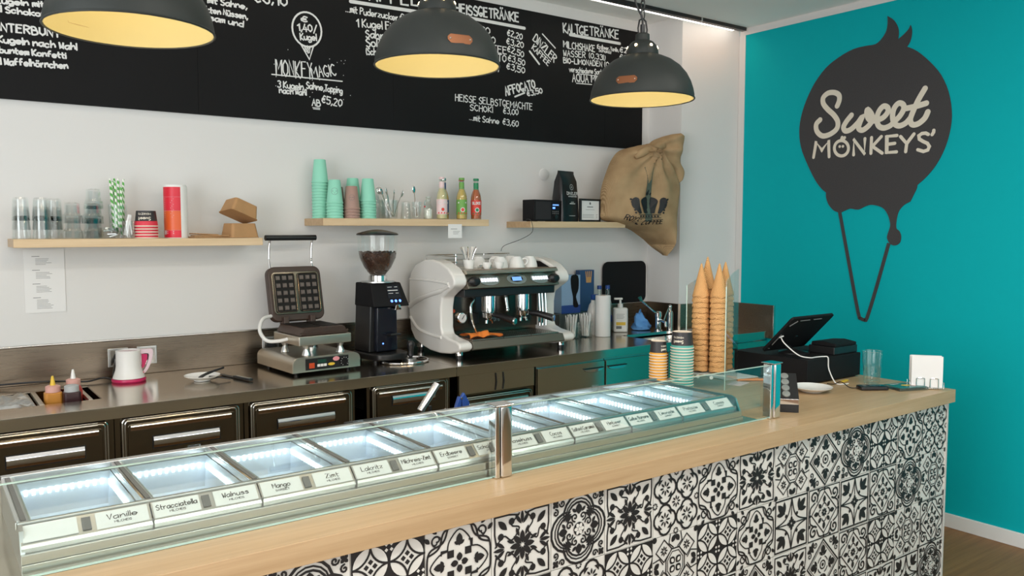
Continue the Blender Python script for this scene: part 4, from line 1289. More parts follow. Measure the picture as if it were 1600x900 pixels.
# ---------------------------------------------------------------- pendant lamps
def pendant(label, loc, plate_ang, chain_top):
    t = thing('pendant_lamp', label, 'lamp', loc)
    outer = [(.175, 0), (.1745, .012), (.171, .030), (.163, .055), (.149, .082), (.128, .107), (.100, .128), (.072, .141), (.0525, .1475)]
    sh = G().lathe(outer, 48).build('shade', 'lamp_grey', t)
    G().lathe([(r - .0035, z - .0005 if z > 0 else z) for r, z in outer] + [(0, .146)], 48).build('shade_lining', 'lamp_in', sh, fix=False)
    g = G()
    g.tube([(.1748 * math.cos(2 * math.pi * k / 48), .1748 * math.sin(2 * math.pi * k / 48), 0) for k in range(48)], .0028, 6, closed=True)
    g.build('rolled_rim', 'lamp_grey', sh)
    cap = G().lathe([(.0535, .1465), (.054, .152), (.0525, .165), (.047, .179), (.036, .191), (.024, .196), (.0235, .216), (.019, .220), (0, .2205)], 32).build('cap', 'lamp_grey', t)
    for k in range(6):
        a = R(20 + 60 * k)
        M = Matrix.Rotation(a, 4, 'Z') @ Matrix.Rotation(R(62), 4, 'Y')
        G().cyl((.0500 * math.cos(a), .0500 * math.sin(a), .1735), .0048, .0016, 10, M).build('vent_glow', 'bulb', cap)  # glowing disc stands in for bulb light shining through the vent
    # copper name plate riveted to the dome
    a = plate_ang
    def on_dome(u, v, l):
        z = .040 + v
        r = .1685 - (z - .030) * .16 - max(0, z - .05) * .25 + .002 + l
        th = a + u / .166
        return (r * math.cos(th), r * math.sin(th), z)
    pts = [(-.026, -.011), (.026, -.011), (.034, -.002), (.034, .006), (.026, .013), (-.026, .013), (-.034, .006), (-.034, -.002)]
    g = G()
    vs = [on_dome(u, v, .002) for u, v in pts] + [on_dome(u, v, -.004) for u, v in pts] + [on_dome(0, .001, .0025)]
    n = len(pts)
    g.add(vs, [(i, (i + 1) % n, 2 * n) for i in range(n)] + [(i, n + i, n + (i + 1) % n, (i + 1) % n) for i in range(n)])
    pl = g.build('name_plate', 'copper', t)
    for u in (-.027, .027):
        G().sphere(on_dome(u, .001, .0025), .0024, 8).build('rivet', 'bead', pl)
    G().sphere((0, 0, .075), .032).build('bulb', 'bulb', t)
    G().cyl((0, 0, .10), .016, .045).build('lamp_holder', 'black', t)
    # loop, chain and cable
    G().tube([(-.018, 0, .214), (-.021, 0, .235), (-.015, 0, .262), (0, 0, .270), (.015, 0, .262), (.021, 0, .235), (.018, 0, .214)], .003, 6).build('hanging_loop', 'black', t)
    G().cyl((0, 0, .219), .008, .03).build('cable_grip', 'black', t)
    z = .266
    k = 0
    zt = chain_top - loc[2]
    while z < zt - .03:
        pts = [(.0085 * math.cos(q), 0, z + .017 + .019 * math.sin(q)) for q in [2 * math.pi * i / 12 for i in range(12)]]
        if k % 2:
            pts = [(0, p[0], p[2]) for p in pts]
        G().tube(pts, .0022, 5, closed=True).build('chain_link', 'black', t)
        z += .031
        k += 1
    G().tube(smooth_pts([(0, 0, .245), (-.004, 0, .275), (-.03, .004, .32), (-.036, .006, .40), (-.020, .003, .55), (0, 0, zt - .01)], 5), .0035, 6).build('cable', 'black', t)
    G().lathe([(0, zt - .03), (.045, zt - .028), (.05, zt), (0, zt)], 24).build('ceiling_rose', 'lamp_grey', t)
    d = bpy.data.lights.new('lamp_light', 'POINT')
    d.energy, d.color, d.shadow_soft_size = 3.4, (1.0, .73, .41), .035
    o = bpy.data.objects.new('lamp_light', d)
    COL.objects.link(o)
    o.parent = t
    o.location = (0, 0, .018)
    return t


LZ = 2.045
pendant('dark grey dome lamp hanging over the vanilla end of the ice cream case', (.412, 2.0, LZ - .004), R(120), ZC)
pendant('dark grey dome lamp hanging over the middle of the ice cream case', (1.209, 2.013, LZ + .012), R(-100), ZC)
pendant('dark grey dome lamp hanging at the till end of the ice cream case', (2.018, 2.02, LZ - .005), R(-152), ZC)


# ---------------------------------------------------------------- things on the first shelf
ORD = ['topmost', 'second', 'third', 'fourth', 'fifth', 'sixth', 'seventh', 'eighth', 'ninth', 'tenth', 'eleventh', 'twelfth', 'thirteenth', 'fourteenth', 'fifteenth', 'sixteenth', 'seventeenth', 'eighteenth', 'nineteenth', 'twentieth']

SY = YB - .14


def tumbler_geo(r0, r1, h, facets=0):
    """upside-down tumbler: rim down, thick base on top"""
    g = G()
    n = facets or 28
    if facets:
        g.lathe([(r1, 0), (r1, .004), (r1 - .0015, h * .38), (r0, h * .42), (r0 - .002, h - .004), (r0 - .006, h), (0, h)], n)
        g.lathe([(r1 - .002, 0), (r1 - .0035, h * .38), (r0 - .003, h * .5), (r0 - .005, h - .012), (0, h - .012)], n)
    else:
        g.lathe([(r1, 0), (r1 + .0004, .002), (r0 + .001, h - .006), (r0 - .004, h), (0, h)], n)
        g.lathe([(r1 - .0015, 0), (r0 - .001, h - .012), (0, h - .012)], n)
    return g


def glass_stack(name, label, group, spots, r0, r1, h, step, facets, mt='tumbler'):
    first = None
    for (x, y, n, z, where) in spots:
        for k in range(n):
            if first is None:
                o = first = tumbler_geo(r0, r1, h, facets).build(name, mt, angle=25, fix=False)
            else:
                o = first.copy()
                COL.objects.link(o)
            put(o, (x, y, z + .0004 + k * step))
            tag(o, label % (('topmost', 'middle' if n == 3 else 'lowest', 'lowest')[n - 1 - k], where), 'glass', group)
    return first


glass_stack('tall_tumbler', '%s upside-down smooth tumbler of the stack %s', 'smooth stacked tumblers',
            [(.352, SY - .03, 3, S1, 'at the very end of the shelf'), (.421, SY - .045, 3, S1, 'between the other two smooth stacks'), (.476, SY + .035, 3, S1, 'at the wall behind the faceted glasses')], .0265, .034, .092, .0365, 0)
glass_stack('faceted_tumbler', '%s upside-down faceted tumbler of the stack %s', 'faceted stacked tumblers',
            [(.530, SY - .060, 2, S1, 'beside the smooth tumblers'), (.606, SY - .03, 2, S1, 'beside the glass bowl'), (.628, SY + .05, 3, S1, 'beside the straws, tallest of its kind')], .030, .038, .085, .0625, 12)
t = thing('straw_glass', 'clear glass full of green striped paper straws', 'glass', (.715, SY + .02, S1))
G().lathe([(0, .002), (.033, .002), (.038, .145), (.0365, .145), (.0315, .012), (0, .012)], 24).build('glass_wall', 'tumbler', t, fix=False)
rnd = random.Random(5)
for k in range(15):
    a, r = k * 2.4, .006 + .021 * math.sqrt(k / 15)
    x, y = r * math.cos(a), r * math.sin(a)
    o = tag(G().tube([(x * .8, y * .8, 0), (x * 1.12 + rnd.uniform(-.003, .003), y * 1.12, .222 + rnd.uniform(-.02, .024))], .0042, 8).build('paper_straw', 'straw'),
            'green and white striped paper straw standing in the straw glass', 'straw', 'striped paper straws')
    put(o, (.715, SY + .02, S1 + .0125))
t = thing('glass_bowl', 'low clear glass bowl holding small metal clips in front of the straws', 'bowl', (.668, SY - .062, S1))
G().lathe([(0, .002), (.034, .002), (.042, .02), (.046, .046), (.0445, .046), (.040, .02), (.032, .006), (0, .006)], 28).build('bowl_wall', 'tumbler', t, fix=False)
for k in range(5):
    o = tag(G().obox((0, 0, .004), (.034, .007, .006), (0, rnd.uniform(-.3, .3), 0)).build('metal_clip', 'alu', bevel=.001), 'small silver clip lying in the glass bowl', 'clip', 'clips in the glass bowl')
    put(o, (.668 + rnd.uniform(-.016, .016), SY - .062 + rnd.uniform(-.012, .012), S1 + .0085 + k * .007), rnd.uniform(0, 3))
t = thing('sachet_glass', 'small clear glass holding white paper sticks beside the red cups', 'glass', (.742, SY - .05, S1))
G().lathe([(0, .002), (.021, .002), (.026, .075), (.0248, .075), (.0195, .008), (0, .008)], 24).build('glass_wall', 'tumbler', t, fix=False)
for k in range(4):
    o = tag(G().obox((0, 0, .048), (.013, .003, .09), (0, R(14 + 4 * k), R(30 * k))).build('paper_stick', 'paper', bevel=.0005), 'white paper stick leaning in the small glass beside the red cups', 'sachet', 'paper sticks in the small glass')
    put(o, (.737 + .004 * k, SY - .05 - .004 * (k % 2), S1 + .009))


def cup(name, r_base, r_rim, h, split, mats, lip=True):
    """upside-down paper cup: base on top, rolled rim at the bottom; two-tone body"""
    def rr(z):
        return r_rim + (r_base - r_rim) * z / h
    pr = [(r_rim + .0004, .0), (r_rim + .0018, .0008), (r_rim + .0026, .0028), (r_rim + .0012, .005), (rr(.0055), .0056), (rr(split), split), (rr(split) - .0001, split + .0002), (rr(h), h), (rr(h) - .002, h), (rr(h) - .003, h - .004), (0, h - .004)]
    mis = [2, 2, 2, 0, 0, 1, 1, 2, 2, 2]
    return G().lathe(pr, 32, mis=mis).build(name, mats)


def cup_stack(proto, label, top_label, cat, group, x, y, z, n, step):
    out = []
    for k in range(n):
        o = proto if (k == 0 and not proto.get('used')) else proto.copy()
        if o is not proto:
            COL.objects.link(o)
        proto['used'] = 1
        put(o, (x, y, z + k * step), k * .7)
        tag(o, label.replace('nested', ORD[n - 1 - k] + ' from the top', 1) if k < n - 1 else top_label, cat, group)
        out.append(o)
    for o in out:
        if 'used' in o and o is not proto:
            del o['used']
    return out


p = cup('paper_cup', .039, .0475, .068, .024, ['cup_red', 'cup_dark', 'cup_rim'])
st = cup_stack(p, 'red rimmed paper cup nested upside down under a charcoal top', 'topmost upside-down paper cup with charcoal base over red rims', 'cup', 'red paper cups on the shelf', .815, SY - .04, S1, 5, .0125)


def on_cyl(r0, r1, h, a0):
    def fn(u, v, l):
        r = r1 + (r0 - r1) * v / h + .0005 + l
        return (r * math.cos(a0 + u / r), r * math.sin(a0 + u / r), v)
    return fn


top = st[-1]
ik = Ink(on_cyl(.039, .0475, .068, R(-112) - top.rotation_euler.z), .0003)
write(ik, 'Sweet', .026, .040, .013, .052, w=.0024, jit=.1, mirror=True)
write(ik, 'MONKEYS', .026, .058, .007, .052, w=.0014, jit=.05, mirror=True)
ik.build('cup_print', 'logo_cream', top)
t = thing('canister', 'tall white canister with a red label wrapped round one side', 'canister', (.948, SY, S1))
G().lathe([(0, 0), (.049, 0), (.049, .226), (.045, .234), (0, .236)], 36).build('body', 'white', t)
fn = on_cyl(.049, .049, 1, R(-135))
g = G()
for mi, (z0, z1) in enumerate(((.003, .035), (.0355, .12), (.1205, .180), (.1805, .224))):
    n = 14
    vs = [fn(-.052 + .100 * k / n, z, .0004) for z in (z0, z1) for k in range(n + 1)]
    g.add(vs, [(k, k + 1, n + 2 + k, n + 1 + k) for k in range(n)], (0, 1, 0, 0)[mi])
lb = g.build('label_wrap', ['red', 'orange_print'], t, fix=False)
ik = Ink(fn, .0008)
for k in range(11):
    ik.stroke([(-.028, .172 - .008 * k), (.018 - (k % 3) * .006, .172 - .008 * k)], .0018)
for k in range(2):
    ik.stroke([(-.012, .021 + .008 * k), (.016, .021 + .008 * k)], .003)
ik.poly([(-.034, .016), (-.018, .016), (-.018, .034), (-.034, .034)])
ik.build('label_print', 'chalk', lb)
o = tag(G().obox((0, 0, .004), (.16, .10, .006), (0, 0, .1)).obox((.005, -.004, .0105), (.15, .095, .005), (0, 0, -.08)).obox((-.02, 0, .0165), (.10, .09, .005), (0, R(3), .1)).build('kraft_bags', 'kraft', bevel=.002), 'flat pile of brown kraft bags between canister and boxes', 'paper bags')
put(o, (1.078, SY - .03, S1 + .0005))


def kraft_box(t):
    prof0, prof1 = rrect(-.058, .058, -.048, .048, .014, 4), rrect(-.068, .068, -.058, .058, .016, 4)
    n = len(prof0)
    g = G()
    vs = [(a, b, .062) for a, b in prof0] + [(a, b, 0) for a, b in prof1]
    g.add(vs, [(i, (i + 1) % n, n + (i + 1) % n, n + i) for i in range(n)] + [tuple(range(n))])
    b = g.build('box_body', 'kraft', t, bevel=.002)
    G().prism(rrect(-.071, .071, -.061, .061, .018, 4), -.003, .0, 'xy').build('box_flange', 'kraft', t)


t = thing('kraft_box', 'closed brown takeaway box lying flat at the shelf end', 'box', (1.222, SY - .02, S1 + .0045), .15)
kraft_box(t)
t = thing('kraft_box', 'brown takeaway box tipped up on top of the flat one', 'box', (1.212, SY - .035, S1 + .101), .1)
kraft_box(t)
t.rotation_euler = (R(-8), R(22), .2)

# sheet of paper under the first shelf, card under the second
t = thing('notice_sheet', 'white instruction sheet in a clear sleeve taped below the shelf', 'paper', (.445, YB - .002, 1.25))
G().box(-.076, .076, -.0015, 0, 0, .268).build('sheet', 'paper', t)
rnd = random.Random(9)
for b in range(4):
    ik = Ink(lambda u, v, l: (u, -.0018 - l, v), .0001)
    z = .238 - b * .058
    ik.stroke([(-.045, z), (-.018, z)], .0022)
    for k in range(5 if b < 3 else 7):
        ik.stroke([(-.032, z - .010 - .006 * k), (.005 + rnd.uniform(0, .025), z - .010 - .006 * k)], .0014)
    ik.build('text_block', 'ink_grey', t)
t = thing('notice_card', 'small white card hanging from the edge of the bottle shelf', 'card', (2.345, YB - .2365, 1.556))
G().box(-.043, .043, -.0012, 0, 0, .074).build('card', 'paper', t)
ik = Ink(lambda u, v, l: (u, -.0014 - l, v), .0001)
ik.stroke([(-.026, .048), (.012, .048)], .0025)
for k in range(3):
    ik.stroke([(-.012, .036 - .007 * k), (.03 - .006 * k, .036 - .007 * k)], .0014)
ik.build('card_text', 'ink_grey', t)

# ---------------------------------------------------------------- second shelf
def mint_cup(name, mt):
    return G().lathe([(.0400, 0), (.0418, .0004), (.0426, .0028), (.0412, .0056), (.0398, .0068), (.0285, .112), (.026, .115), (0, .114)], 30).build(name, mt)


pm, pr_, pb = mint_cup('mint_cup', 'mint'), mint_cup('rose_cup', 'rose'), mint_cup('brown_cup', 'brown_cup')
GR = 'reusable cups stacked on the bottle shelf'
S2y = YB - .14
cup_stack(pm, 'mint cup nested in the tallest mint stack', 'topmost cup of the tallest mint stack', 'cup', GR + ', tallest stack', 1.642, S2y + .035, S2, 13, .0146)
a = cup_stack(pm, 'mint cup nested in the stack with the round print', 'topmost mint cup with a round printed ring, by the tallest stack', 'cup', GR + ', ring stack', 1.678, S2y - .055, S2, 6, .0145)
cup_stack(pb, 'dark brown cup nested behind the rose cups', 'topmost dark brown cup behind the rose cups', 'cup', GR + ', dark brown', 1.731, S2y + .035, S2, 4, .0145)
b = cup_stack(pr_, 'rose brown cup nested in the rose stack', 'topmost rose brown cup with a round printed ring', 'cup', GR + ', rose', 1.768, S2y - .055, S2, 4, .0148)
cup_stack(pm, 'mint cup nested in the stack behind, next to the rose cups', 'topmost mint cup of the stack behind, next to the rose cups', 'cup', GR + ', rear mint', 1.822, S2y + .045, S2, 7, .0150)
cup_stack(pm, 'mint cup nested in the stack beside the spoon jar', 'topmost mint cup of the stack beside the spoon jar', 'cup', GR + ', jar side', 1.862, S2y - .045, S2, 7, .0142)
for o, s in ((a[-1], 1.0), (b[-1], .85)):
    ik = Ink(on_cyl(.0285, .0405, .112, R(-114) - o.rotation_euler.z), .0005)
    ik.ring((0, .058), .016 * s, .0011, n=24)
    ik.stroke([(-.011 * s, .059), (.011 * s, .059)], .0022)
    ik.disc((0, .050), .0016, n=6)
    ik.build('round_print', 'ink_grey', o)


def open_glass(r0, r1, h):
    return G().lathe([(0, .002), (r0 - .003, .002), (r0, .006), (r1, h), (r1 - .0015, h), (r0 - .002, .010), (0, .009)], 24)


def spoon(loc, rx, rz, label, group, L=.16):
    g = G()
    g.tube([(0, 0, 0), (0, .002, L * .5), (0, 0, L - .035)], [.0026, .0022, .0022], 6)
    g.sphere((0, 0, 0), .0001)
    vs = []
    g.lathe([(0, -.020), (.010, -.013), (.0135, 0), (.010, .014), (.003, .022), (0, .023)], 12, (0, 0, L - .022), Matrix.Diagonal((1, .3, 1)))
    o = tag(g.build('tea_spoon', 'chrome'), label, 'spoon', group)
    o.location = loc
    o.rotation_euler = (rx, 0, rz)
    return o


t = thing('spoon_jar', 'clear glass jar with metal spoons leaning in it beside the mint cups', 'jar', (1.985, S2y - .03, S2))
open_glass(.046, .052, .096).build('jar_wall', 'tumbler', t, fix=False)
for k in range(5):
    spoon((1.998 + .006 * k, S2y - .03 + .004 * k, S2 + .013), R(5), 0, 'metal spoon leaning in the glass jar beside the mint cups', 'spoons in the jar', .165)
for i, o in enumerate([q for q in COL.objects if q.name.startswith('tea_spoon')]):
    o.rotation_euler = (R(4 * (i - 2)), R(-24 - 3 * i), R(20 * i))
first = tag(tumbler_geo(.018, .021, .055).build('shot_glass', 'tumbler', fix=False), 'small clear glass turned upside down on top of another behind the spoon jar', 'glass', 'small glasses behind the jar')
put(first, (1.962, S2y + .07, S2 + .081))
for x, z in ((1.962, .001), (2.020, .001), (2.020, .081)):
    o = first.copy()
    COL.objects.link(o)
    put(o, (x, S2y + .07, S2 + z))
    if z < .01:
        o.scale = (1.1, 1.1, 1.44)
        o['label'] = 'small clear glass supporting another behind the spoon jar'
        o['group'] = 'small glasses underneath'
o = tag(tumbler_geo(.026, .030, .09, 14).build('ribbed_glass', 'tumbler', fix=False), 'ribbed clear glass upside down between the spoon jar and the milk bottle', 'glass')
put(o, (2.078, S2y - .045, S2))
t = tag(open_glass(.024, .029, .09).build('water_glass', 'tumbler', fix=False), 'clear upright glass with one long spoon next to the milk bottle', 'glass')
put(t, (2.150, S2y - .03, S2))
o = spoon((2.152, S2y - .03, S2 + .012), R(6), 0, 'long metal spoon standing alone in a clear glass', None, .165)
o.rotation_euler = (R(4), R(-13), .3)
t = thing('milk_bottle', 'tiny swing-top bottle half full of milk beside the lemonades', 'bottle', (2.220, S2y - .03, S2))
G().lathe([(0, 0), (.022, 0), (.024, .004), (.024, .062), (.013, .085), (.012, .108), (.014, .112), (.014, .118), (0, .118)], 24).build('bottle_wall', 'bottle_glass', t, fix=False)
G().lathe([(0, .003), (.021, .003), (.0215, .052), (0, .052)], 20).build('milk_fill', 'milk', t)
G().tube([(-.016, 0, .10), (-.024, 0, .085), (-.020, 0, .068)], .0014, 5).build('wire_clasp', 'chrome', t)
G().sphere((-.021, 0, .066), .005, 8).build('red_seal', 'red', t)


def lemonade(label, x, y, drink, lab, neck, accent, word, rz=0):
    t = thing('lemonade_bottle', label, 'bottle', (x, y, S2), rz, None)
    out = [(0, 0), (.027, 0), (.029, .004), (.029, .118), (.025, .140), (.016, .162), (.0135, .178), (.013, .208), (.0145, .210), (.0145, .222)]
    G().lathe(out + [(0, .222)], 28).build('glass_body', 'bottle_glass', t, fix=False)
    G().lathe([(0, .004), (.0275, .004), (.0275, .117), (.0235, .139), (.0145, .161), (.012, .178), (.0115, .186), (0, .186)], 24).build('drink', drink, t)
    l = G().lathe([(.0294, .026), (.0294, .106)], 28).build('body_label', lab, t, fix=False)
    fn = on_cyl(.0294, .0294, 1, R(-115))
    ik = Ink(fn, .0004)
    if word:
        write(ik, word, -.026, .082, .014, .05, w=.003, jit=.05)
    else:
        ik.stroke([(-.022, .090), (.020, .090)], .009)
    ik.disc((.002, .052), .013, 0, 1, 16)
    ik.disc((.002, .052), .009, 1, 2, 16)
    for k in range(4):
        ik.poly([(-.028 + .016 * k, .030), (-.016 + .016 * k, .030), (-.020 + .016 * k, .040)], 1, 1)
    ik.build('label_print', ['chalk', accent], l)
    G().lathe([(.0150, .163), (.0142, .178), (.0138, .200)], 20).build('neck_label', neck, t, fix=False)
    G().lathe([(.0152, .212), (.0158, .214), (.0152, .224), (0, .225)], 18).build('crown_cap', neck if neck != 'lbl_navy' else 'chrome', t)
    return t


lemonade('lemonade bottle with a pale pink label', 2.290, S2y - .055, 'lem_pale', 'lbl_pink', 'lbl_pink', 'lbl_red', 'CA')
lemonade('lemonade bottle with a navy label half hidden behind the pink one', 2.352, S2y + .03, 'lem_yellow', 'lbl_navy', 'lbl_navy', 'yellow', '')
lemonade('lemonade bottle with a green label and yellow drink', 2.415, S2y - .055, 'lem_yellow', 'lbl_green', 'lbl_green', 'lbl_red', '')
lemonade('lemonade bottle with a red neck half hidden behind the green one', 2.468, S2y + .03, 'lem_orange', 'lbl_green', 'lbl_red', 'yellow', '')
lemonade('lemonade bottle with orange-red drink and a red label at the shelf end', 2.515, S2y - .045, 'lem_orange', 'lbl_red', 'lbl_dkgreen', 'lbl_dkgreen', 'BLOOD')

# ---------------------------------------------------------------- third shelf
t = thing('radio', 'small black table radio with a lit screen', 'radio', (2.972, SY - .045, S3), R(6))
G().box(-.105, .105, -.05, .05, .003, .125).build('case', 'black_matte', t, bevel=.004)
G().box(-.095, .028, -.0512, -.0495, .012, .115).build('grille', 'grille', t)
s_ = G().box(.036, .096, -.0515, -.0495, .066, .110).build('screen', 'screen', t)
G().box(.042, .092, -.0522, -.0516, .092, .100).build('screen_line', 'lcd', s_)
G().box(.042, .062, -.0522, -.0516, .074, .084).build('screen_line', 'blue_led', s_)
for k in range(8):
    G().cyl((.045 + .014 * (k % 4), -.050, .058 - .011 * (k // 4)), .0035, .002, 10, Matrix.Rotation(R(90), 4, 'X')).build('button', 'ink_grey', t)
G().cyl((.066, -.05, .027), .013, .009, 20, Matrix.Rotation(R(90), 4, 'X')).build('knob', 'black', t)
G().box(-.09, -.06, -.03, .03, 0, .003).build('foot', 'black', t)
G().box(.06, .09, -.03, .03, 0, .003).build('foot', 'black', t)
o = tag(G().tube(smooth_pts([(-.10, 0, .01), (-.125, -.07, .012), (-.150, -.128, -.005), (-.150, -.133, -.06), (-.185, -.08, -.10), (-.205, .06, -.14), (-.200, .10, -.172)], 5), .0016, 5).build('radio_cable', 'black'), 'thin black cable dropping from the radio past the shelf edge', 'cable')
put(o, (2.972, SY - .02, S3))

t = thing('coffee_bag', 'tall black foil coffee bag with white print standing on the shelf', 'bag', (3.175, SY - .02, S3), R(14))
g = G()
rows = [(0, .086, .045), (.03, .087, .047), (.15, .085, .046), (.24, .080, .034), (.285, .076, .010), (.302, .076, .004)]
rnd = random.Random(3)
vs, nseg = [], 20
for z, wx, wy in rows:
    for k in range(nseg):
        a = 2 * math.pi * k / nseg
        ca, sa = math.cos(a), math.sin(a)
        q = .35
        x = wx * math.copysign(abs(ca) ** q, ca)
        y = wy * math.copysign(abs(sa) ** q, sa) + rnd.uniform(-.0025, .0025)
        vs.append((x, y, z))
fs = [(i * nseg + k, i * nseg + (k + 1) % nseg, (i + 1) * nseg + (k + 1) % nseg, (i + 1) * nseg + k) for i in range(len(rows) - 1) for k in range(nseg)]
g.add(vs, fs + [tuple(range(nseg)), tuple(range((len(rows) - 1) * nseg, len(rows) * nseg))])
g.build('foil_body', 'bag_black', t)
ik = Ink(lambda u, v, l: (u, -.0505 - l + max(0, v - .15) * .12, v), .0006)
ik.ring((0, .205), .016, .0018)
ik.stroke([(-.004, .200), (0, .212), (.004, .200)], .0025)
write(ik, 'DINZLER', -.052, .160, .016, .108, w=.0030, jit=.02)
write(ik, 'KAFFEERÖSTEREI', -.040, .146, .007, .082, w=.0013, jit=.02)
ik.stroke([(-.014, .116), (.014, .116)], .0022)
ik.stroke([(-.026, .107), (.026, .107)], .004)
ik.stroke([(-.03, .035), (.03, .035)], .0018)
ik.build('bag_print', 'chalk', t)

t = thing('framed_certificate', 'small black framed certificate leaning beside the sack', 'picture', (3.352, SY - .05, S3), R(8))
f = G()
f.box(-.095, .095, 0, .015, 0, .012).box(-.095, .095, 0, .015, .128, .14).box(-.095, -.083, 0, .015, .012, .128).box(.083, .095, 0, .015, .012, .128)
f.build('frame', 'black', t, bevel=.0015)
s_ = G().box(-.083, .083, .006, .009, .012, .128).build('sheet', 'paper', t)
ik = Ink(lambda u, v, l: (u, .006 - l, v), .0005)
ik.disc((0, .112), .008, n=12)
ik.stroke([(-.026, .091), (.026, .091)], .005)
ik.stroke([(-.04, .074), (.04, .074)], .0016)
for k in range(3):
    ik.stroke([(-.07, .044 - .009 * k), (.035, .044 - .009 * k)], .0018)
    ik.stroke([(.055, .044 - .009 * k), (.07, .044 - .009 * k)], .0018)
ik.build('print', 'ink_grey', s_)

o = tag(G().lathe([(0, 0), (.036, 0), (.036, .004), (.033, .006), (0, .0062)], 32, (0, 0, 0), Matrix.Rotation(R(90), 4, 'X')).build('wall_cover', 'cover'), 'round off-white blanking cover on the wall above the coffee bag', 'cover')
put(o, (3.135, YB - .0005, 1.937))

# burlap sack hanging over the shelf end against the pillar
bs = thing('burlap_sack', 'tied brown burlap coffee sack with a black crown print draped over the shelf end', 'sack', (3.70, 3.70, 1.43))
KR = .965


def blob(rows, y_l, y_r, thick, seed, nu=34, fold=.012):
    """rows: (z, x_left, x_right); front and back skins bulging between the edges"""
    rnd = random.Random(seed)
    rs = smooth_pts(rows, 4)
    ph = [rnd.uniform(0, 6.28) for _ in range(6)]

    def pt(u, i, side):
        z, xl, xr = rs[i]
        tv = i / (len(rs) - 1)
        a = math.pi * u
        bul = math.sin(a) ** .6 if 0 < u < 1 else 0
        tw = thick * min(1, 2.6 * math.sin(math.pi * min(max(tv, .02), .98))) * bul
        x = xl + (xr - xl) * (1 - math.cos(a)) / 2
        y = y_l + (y_r - y_l) * (1 - math.cos(a)) / 2
        fan = math.atan2(z - TIE[1], x - TIE[0])
        near = max(0.0, 1 - math.hypot(z - TIE[1], x - TIE[0]) / .42)
        w = near * bul * .022 * math.sin(11 * fan + ph[3]) + fold * bul * (math.sin(9 * x * 3 + ph[0] + 5 * z) * .5 + math.sin(24 * z + 9 * x + ph[1]) * .35 + math.sin(40 * x - 14 * z + ph[2]) * .35)
        return (x, y + side * tw + w, z)
    g = G()
    n = len(rs)
    vs = [pt(u / nu, i, -1) for i in range(n) for u in range(nu + 1)] + [pt(u / nu, i, 1) for i in range(n) for u in range(nu + 1)]
    off = n * (nu + 1)
    fs = []
    for i in range(n - 1):
        for u in range(nu):
            q = (i * (nu + 1) + u, i * (nu + 1) + u + 1, (i + 1) * (nu + 1) + u + 1, (i + 1) * (nu + 1) + u)
            fs.append(q)
            fs.append(tuple(k + off for k in q[::-1]))
    g.add(vs, fs)

    def surf(x, z, lift):
        i = min(range(n), key=lambda k: abs(rs[k][0] - z))
        _, xl, xr = rs[i]
        # interpolate between the two nearest rows
        c = min(max((x - xl) / (xr - xl), .001), .999)
        u = math.acos(1 - 2 * c) / math.pi
        j = i + (1 if (rs[min(i + 1, n - 1)][0] - z) * (rs[i][0] - z) < 0 else -1)
        j = min(max(j, 0), n - 1)
        y0 = pt(u, i, -1)[1]
        if j != i and rs[j][0] != rs[i][0]:
            _, xl2, xr2 = rs[j]
            c2 = min(max((x - xl2) / (xr2 - xl2), .001), .999)
            y1 = pt(math.acos(1 - 2 * c2) / math.pi, j, -1)[1]
            t = (z - rs[i][0]) / (rs[j][0] - rs[i][0])
            y0 = y0 + (y1 - y0) * t
        return (x, y0 - lift, z)
    return g, surf


L0 = Vector(bs.location)
TIE = (SACK_TIE[0] - L0.x, SACK_TIE[1] - L0.z)
rows = SACK_ROWS
g, surf = blob([(z - L0.z, a - L0.x, b - L0.x) for z, a, b in rows], .075, -.075, .085, 2)
g.build('sack_body', 'burlap', bs, angle=80)
g2, _ = blob([(z - L0.z, a - L0.x, b - L0.x) for z, a, b in SACK_TOP], -.02, -.09, .05, 8, 20, .016)
g2.build('tied_top', 'burlap', bs, angle=80)
x0, z0 = SACK_TIE
G().tube([(x0 - L0.x + .045 * math.cos(q), -.045 + .05 * math.sin(q), z0 - L0.z + .012 * math.sin(q * 2)) for q in [2 * math.pi * k / 14 for k in range(14)]], .006, 6, closed=True).build('tie_cord', 'burlap', bs)
# folds in the neck
for k, (dx, dz, r) in enumerate(((-.06, -.012, .026), (-.02, -.05, .022), (.05, .02, .028))):
    G().tube(smooth_pts([(x0 - L0.x + dx - .06, -.03, z0 - L0.z + dz - .035), (x0 - L0.x + dx, -.065, z0 - L0.z + dz + .01), (x0 - L0.x + dx + .07, -.06, z0 - L0.z + dz + .012)], 5), [r * .4, r * .6, r * .8, r, r, r, r * .95, r * .9, r * .7, r * .5, r * .3], 8).build('fold_roll', 'burlap', bs, angle=80)


def on_sack(u, v, l):
    return surf(u, v, l + .0035)


